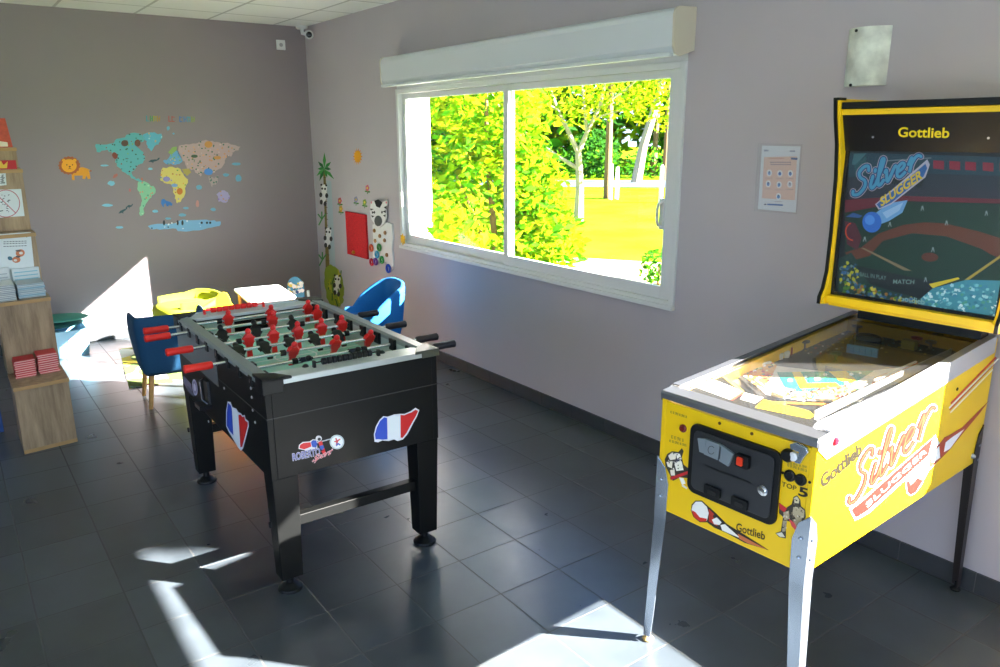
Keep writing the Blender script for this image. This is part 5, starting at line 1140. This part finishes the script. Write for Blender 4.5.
# rug
def rugmat():
    m = bpy.data.materials.new('rug_pile'); m.use_nodes = True; t = m.node_tree; b = t.nodes['Principled BSDF']; b.inputs['Roughness'].default_value = .95
    tc = t.nodes.new('ShaderNodeTexCoord'); vo = t.nodes.new('ShaderNodeTexVoronoi'); vo.inputs['Scale'].default_value = 4.6
    nz = t.nodes.new('ShaderNodeTexNoise'); nz.inputs['Scale'].default_value = 3
    mp = t.nodes.new('ShaderNodeVectorMath'); mp.operation = 'MULTIPLY_ADD'; mp.inputs[1].default_value = (.5, .5, .5)
    t.links.new(nz.outputs['Color'], mp.inputs[0]); t.links.new(tc.outputs['Object'], mp.inputs[2]); t.links.new(mp.outputs[0], vo.inputs['Vector'])
    sp2 = t.nodes.new('ShaderNodeSeparateColor'); t.links.new(vo.outputs['Color'], sp2.inputs[0])
    cr = t.nodes.new('ShaderNodeValToRGB'); cr.color_ramp.interpolation = 'CONSTANT'
    for i, (p, c) in enumerate([(0, '56682c'), (.22, 'b8b060'), (.38, '88b0c0'), (.52, 'd0cfc4'), (.66, '3f5a28'), (.8, 'c8507a'), (.88, 'c8b83a'), (.94, '3f8ab4')]):
        e = cr.color_ramp.elements[i] if i < 2 else cr.color_ramp.elements.new(p); e.position = p; e.color = lin(c)
    t.links.new(sp2.outputs[0], cr.inputs[0]); t.links.new(cr.outputs[0], b.inputs['Base Color'])
    return m
RC = [(-2.17, 2.74), (-.75, 2.50), (-.55, 3.72), (-2.02, 3.92)]
m = MB(); m.prism([(x, y, .0005) for x, y in RC], (0, 0, .007)); o = m.obj('rug', rugmat(), None, bevel=.002); o['label'] = 'colourful patterned play rug under the chairs and white table'; o['category'] = 'rug'
# light blue toy bin by the back wall
tbn = thing('toy_bin', 'pale blue toy bin in the sunlight by the back wall', 'toy bin', (-2.42, 4.10, 0))
m = MB(); q = rr(-2.62, -2.22, 3.90, 4.28, .06)
for (s0, z0, s1, z1) in [(.92, .0, 1.0, .22)]:
    cx, cy = -2.42, 4.09; n = len(q)
    lo = [(cx+(x-cx)*s0, cy+(y-cy)*s0, z0) for x, y in q]; hi = [(cx+(x-cx)*s1, cy+(y-cy)*s1, z1) for x, y in q]
    hi2 = [(cx+(x-cx)*s1*.92, cy+(y-cy)*s1*.92, z1) for x, y in q]; lo2 = [(cx+(x-cx)*s0*.92, cy+(y-cy)*s0*.92, z0+.02) for x, y in q]
    m.add(lo+hi+hi2+lo2, [(i+a*n, (i+1) % n+a*n, (i+1) % n+(a+1)*n, i+(a+1)*n) for a in range(3) for i in range(n)]+[tuple(reversed(range(n))), tuple(3*n+i for i in range(n))])
m.obj('tub', mat('pale_blue_plastic', '8cc0dc', .4), tbn)
m = MB(); n = 24; m.torus((-2.42, 4.09, .228), .19, .012, n=30)
for k, (x, c) in enumerate([(-2.36, 'c890b8'), (-2.31, 'a8c8e0')]):
    MB().lathe((x, 3.905, .13-.05*k), [(.03, 0), (.03, .004), (.02, .006)], 16, (0, -1, 0)).obj('print', flat(c), tbn, smooth=True)
# teal play mats lying on the bin
for k, (z, c, l, a) in enumerate([(.226, '2f6a6c', 'dark teal cushion lying across the pale blue toy bin', .3), (.276, '4a9a8c', 'sea green cushion on top of the dark teal one', -.2)]):
    m = MB(); ca_, sa_ = cos(a), sin(a)
    m.ball((-2.44+.03*k, 4.10, z+.02), (.22, .16, .022), 20, 8, Matrix.Rotation(a, 3, 'Z')); o = m.obj('cushion', mat('cushion_'+c, c, .8), None, smooth=True); o['label'] = l; o['category'] = 'cushion'

# ------------------------------------------------------------------ outside
GZ = -.18
def grass():
    m = bpy.data.materials.new('lawn_grass'); m.use_nodes = True; t = m.node_tree; b = t.nodes['Principled BSDF']; b.inputs['Roughness'].default_value = 1; b.inputs['Specular IOR Level'].default_value = 0
    ge = t.nodes.new('ShaderNodeNewGeometry'); nz = t.nodes.new('ShaderNodeTexNoise'); nz.inputs['Scale'].default_value = .6; nz.inputs['Detail'].default_value = 9
    t.links.new(ge.outputs['Position'], nz.inputs['Vector']); cr = t.nodes.new('ShaderNodeValToRGB')
    cr.color_ramp.elements[0].position = .3; cr.color_ramp.elements[0].color = lin('44700c'); cr.color_ramp.elements[1].position = .7; cr.color_ramp.elements[1].color = lin('76801c')
    t.links.new(nz.outputs[0], cr.inputs[0]); t.links.new(cr.outputs[0], b.inputs['Base Color']); return m
def outside(mb, name, m, label=None, cat=None, kind=None, **k):
    o = mb.obj(name, m, None, **k)
    if kind: o['kind'] = kind
    else: o['label'] = label; o['category'] = cat
    return o
fx = Vector((.70, .714, 0)).normalized(); sx_ = Vector((fx.y, -fx.x, 0))       # axis away from the window / along the road
def OUT(d, s, z=GZ): p = fx*d+sx_*s; return (p.x, p.y, z)
m = MB(); m.add([(.30, -60, GZ), (90, -60, GZ), (90, 90, GZ), (.30, 90, GZ)], [(0, 1, 2, 3)]); outside(m, 'lawn', grass(), kind='structure')
m = MB(); m.box((.30, YS, GZ), (.95, 3.1, GZ+.03)); outside(m, 'path', mat('pale_paving', 'a8a08c', .8, noise=.08, nscale=8), kind='structure')
m = MB(); m.prism([OUT(25.2, -40, GZ+.01), OUT(25.2, 40, GZ+.01), OUT(29.5, 40, GZ+.01), OUT(29.5, -40, GZ+.01)], (0, 0, .02)); outside(m, 'road', mat('pale_road', '46505e', .8, noise=.05, nscale=3), kind='structure')
m = MB(); m.prism([OUT(5.6, -1.9, GZ), OUT(5.4, 1.6, GZ), OUT(6.6, 2.2, GZ), OUT(7.6, .9, GZ), OUT(8.0, -.6, GZ), OUT(7.0, -1.6, GZ)], (0, 0, .012)); outside(m, 'ground_patch', mat('pale_ground', 'b8ac78', .95, spec=0, noise=.15, nscale=4), kind='structure')  # pale patch laid on the lawn
M_lf = [leafmat('leaf_lime', '6f9410', '8fc010'), leafmat('leaf_green', '46861a', '64b414'), leafmat('leaf_dark', '2c5a20', '3f7a1c'), leafmat('leaf_yellow', '9aa01c', 'b8c81c')]
def leaves(m, c, r, n, size, mats_, hollow=.35, gap=None):
    c = Vector(c)
    for _ in range(n):
        while True:
            d = Vector((rnd.gauss(0, 1), rnd.gauss(0, 1), rnd.gauss(0, 1))).normalized()*(rnd.uniform(hollow, 1)**.6)
            p = c+Vector((d.x*r[0], d.y*r[1], d.z*r[2]))
            if p.z > GZ+.02: break
        a = Vector((rnd.gauss(0, 1), rnd.gauss(0, 1), rnd.gauss(0, .6))).normalized(); b = a.orthogonal().normalized(); b = (b+a.cross(b)*rnd.uniform(-1, 1)).normalized()
        s_ = size*rnd.uniform(.6, 1.2); m.use(rnd.choice(mats_))
        m.add([p-a*s_, p+b*s_*.45, p+a*s_, p-b*s_*.45], [(0, 1, 2, 3)])
    return m
def plant(name, label, cat, base, blobs, n, size, mats_, trunk=None, bark=None, grp=None):
    t = thing(name, label, cat, base, grp)
    m = MB()
    for c, r, k in blobs: leaves(m, c, r, int(n*k), size, mats_)
    m.obj('foliage', None, t, fix=False)
    if trunk:
        m = MB()
        for path, rs in trunk: m.tube(path, rs, 8)
        m.obj('trunk', bark, t, smooth=True)
    return t
M_barkw = mat('pale_bark', '9a8c74', .85, noise=.2, nscale=12, stretch=(1, 1, .3)); M_barkb = mat('brown_bark', '6e5434', .9, noise=.25, nscale=14, stretch=(1, 1, .2))
# big bush close to the left pane
plant('bush', 'large lime green leafy bush filling the left window pane', 'bush', (2.35, 4.6, GZ), [((2.35, 4.6, .9), (.95, .8, 1.15), 1.0), ((2.25, 4.6, 2.1), (.85, .8, 1.1), .8), ((2.95, 4.3, .45), (.55, .5, .6), .35), ((1.42, 4.45, .55), (.36, .4, .75), .3), ((.22, 2.30, 1.03), (.10, .12, .17), .012), ((.9, 3.1, .55), (.35, .35, .6), .15), ((2.9, 4.5, 1.1), (.45, .5, .6), .3)], 2600, .078, [M_lf[0], M_lf[1], M_lf[3], M_lf[0]],
      [([(2.35, 4.6, GZ), (2.4, 4.6, .6), (2.3, 4.6, 1.6), (2.3, 4.6, 2.4)], [.05, .04, .03, .015]), ([(2.35, 4.6, GZ), (2.1, 4.5, .7), (1.8, 4.5, 1.3)], [.04, .03, .012])], M_barkb)
plant('bush', 'small green shrub low in the right corner of the window', 'bush', (4.4, 3.72, GZ), [((4.45, 3.75, .06), (.28, .26, .26), 1)], 260, .05, [M_lf[1], M_lf[2]], [([(4.45, 3.75, GZ), (4.45, 3.75, .1)], [.02, .01])], M_barkb)
# pale branching tree
tx, ty = 8.9, 10.3
tp = [([(tx, ty, GZ), (tx+.02, ty, .6), (tx-.03, ty+.02, 1.35)], [.12, .09, .075])]
def br(a, *pts, r0=.06):
    n = len(pts); tp.append(([Vector(a)]+[Vector(p) for p in pts], [r0*(1-.8*i/n) for i in range(n+1)]))
s = sx_; B0 = Vector((tx-.03, ty+.02, 1.35)); Z = Vector((0, 0, 1))
def Bp(dx, dz, dd=0): return B0+s*dx+Z*dz+fx*dd
br(B0, Bp(.18, .45), Bp(.45, 1.0), Bp(.60, 1.7), Bp(.9, 2.5)); br(B0, Bp(-.25, .5), Bp(-.5, .95, .2), Bp(-.75, 1.6, .3), Bp(-.8, 2.4, .3)); br(Bp(.18, .45), Bp(.1, 1.1), Bp(.0, 1.8), Bp(-.15, 2.6), r0=.04)
br(Bp(.0, -.35), Bp(-.5, -.05), Bp(-1.1, .35), Bp(-1.7, .85), Bp(-2.1, 1.5), r0=.05); br(Bp(.45, 1.0), Bp(1.0, 1.35), Bp(1.6, 1.9), Bp(2.1, 2.5), r0=.035); br(Bp(.6, 1.7), Bp(1.3, 2.0), Bp(2.0, 2.4), r0=.025); br(Bp(-.5, .95), Bp(-1.2, 1.3), Bp(-1.8, 1.9), r0=.03); br(Bp(-1.1, .35), Bp(-1.5, .5), Bp(-2.2, .8), r0=.025); br(Bp(.3, .75), Bp(.85, .9), Bp(1.4, 1.3), r0=.022)
plant('tree', 'pale barked spreading tree with sparse yellow leaves on the lawn', 'tree', (tx, ty, GZ), [((tx, ty, 3.2), (3.0, 2.8, 1.25), 1), ((tx-1.6, ty+1.4, 2.4), (1.4, 1.4, 1.0), .35), ((tx+1.6, ty-1.6, 2.7), (1.4, 1.4, 1.0), .3)], 3600, .085, [M_lf[3], M_lf[0], M_lf[3]], tp, M_barkw)
# trees by the road
for k, (px, d, h_, r_, lab, bk, lean) in enumerate([(603, 23.0, 9, .13, 'straight brown tree trunk on the near side of the road', M_barkb, 0), (630, 31.0, 11, .22, 'leaning grey tree trunk beyond the road', M_barkw, .9), (657, 33.0, 11, .14, 'thin dark trunk at the right beyond the road', M_barkb, .0), (646, 37.0, 11, .16, 'slim brown trunk in the wood beyond the road', M_barkb, .1), (520, 30.0, 9, .2, 'brown trunk behind the spreading tree', M_barkb, -.3)]):
    r = fwd+RGT*((px-500)/FPX); r = Vector((r.x, r.y, 0)).normalized(); b = Vector((CAM.x, CAM.y, 0))+r*(d+1.5); b.z = GZ
    tpth = [([b, b+Vector((0, 0, 1.5))+s*lean*.25, b+Vector((0, 0, 3.6))+s*lean*.9, b+Vector((0, 0, h_*.8))+s*lean*1.4], [r_, r_*.8, r_*.65, r_*.2])]
    plant('tree', lab, 'tree', b, [(tuple(b+Vector((0, 0, h_*.62))+s*lean), (2.6, 2.6, 2.4), 1)], 900, .16, [M_lf[3], M_lf[0], M_lf[1]], tpth, bk)
for px, d, lab in ((606, 24.6, 'taller of two white posts beside the road'), (612, 24.8, 'shorter white post touching the other near the road'), (654, 23.6, 'single white post at the right by the road')):
    r = fwd+RGT*((px-500)/FPX); r = Vector((r.x, r.y, 0)).normalized(); b = Vector((CAM.x, CAM.y, 0))+r*(d-.5)
    m = MB().lathe((b.x, b.y, GZ), [(.06, 0), (.06, 1.0 if px != 612 else .9), (.05, 1.05 if px != 612 else .95), (.02, 1.08 if px != 612 else .98)], 12); outside(m, 'post', mat('white_post', 'd8d6cc', .7), label=lab, cat='post', smooth=True)
# hedge bank and woods beyond the road
m = MB(); hb = MB()
for k in range(46):
    sgn = -26+k*1.15; c = OUT(31.5+rnd.uniform(0, 1.0), sgn, GZ+.5); leaves(hb, c, (1.3, 1.3, .9), 130, .16, [M_lf[1], M_lf[2]], .2)
o = outside(hb, 'hedge', None, label='low green hedge bank along the far side of the road', cat='hedge', fix=False)
for k, (sg, d, z, r_, lab) in enumerate([(-19, 38, 4.5, (5, 5, 5.5), 'leafy tree crown far left beyond the road'), (-11, 40, 5, (5.5, 5, 6), 'leafy tree crown left of centre beyond the road'), (-3, 37, 4.2, (4.6, 4.6, 5), 'leafy tree crown straight beyond the road'), (5, 41, 5.5, (5.5, 5, 6.5), 'leafy tree crown right of centre beyond the road'), (13, 38, 5, (5, 5, 6), 'leafy tree crown far right beyond the road'), (-27, 40, 5, (5.5, 5, 6), 'leafy tree crown furthest left beyond the road'), (-8, 50, 7, (8, 6, 8), 'broad tall tree behind the others, left'), (8, 52, 7, (9, 6, 8), 'broad tall tree behind the others, right')]):
    c = OUT(d, sg, z); b = OUT(d, sg, GZ)
    plant('tree', lab, 'tree', b, [(c, r_, 1)], 3400 if k < 6 else 4000, .42 if k < 6 else .6, [M_lf[2], M_lf[1], M_lf[3], M_lf[0]], [([b, c], [.25, .12])], M_barkb)
plant('bush', 'round dark green bush behind the brown trunk', 'bush', OUT(32.5, -1.0), [(OUT(32.5, -1.0, .9), (1.3, 1.3, 1.1), 1)], 900, .14, [M_lf[2]], None)
# tree out of view whose crown dapples the light on the window
plant('tree', 'leafy tree standing outside to the right of the window, out of view', 'tree', (5.6, -6.5, GZ), [((5.5, -7.35, 6.1), (1.0, 1.0, 1.15), 1), ((5.1, -6.5, 5.4), (.4, .35, .4), .2)], 1500, .13, [M_lf[1], M_lf[0]], [([(5.6, -6.5, GZ), (5.6, -6.5, 5.5)], [.13, .06])], M_barkb)
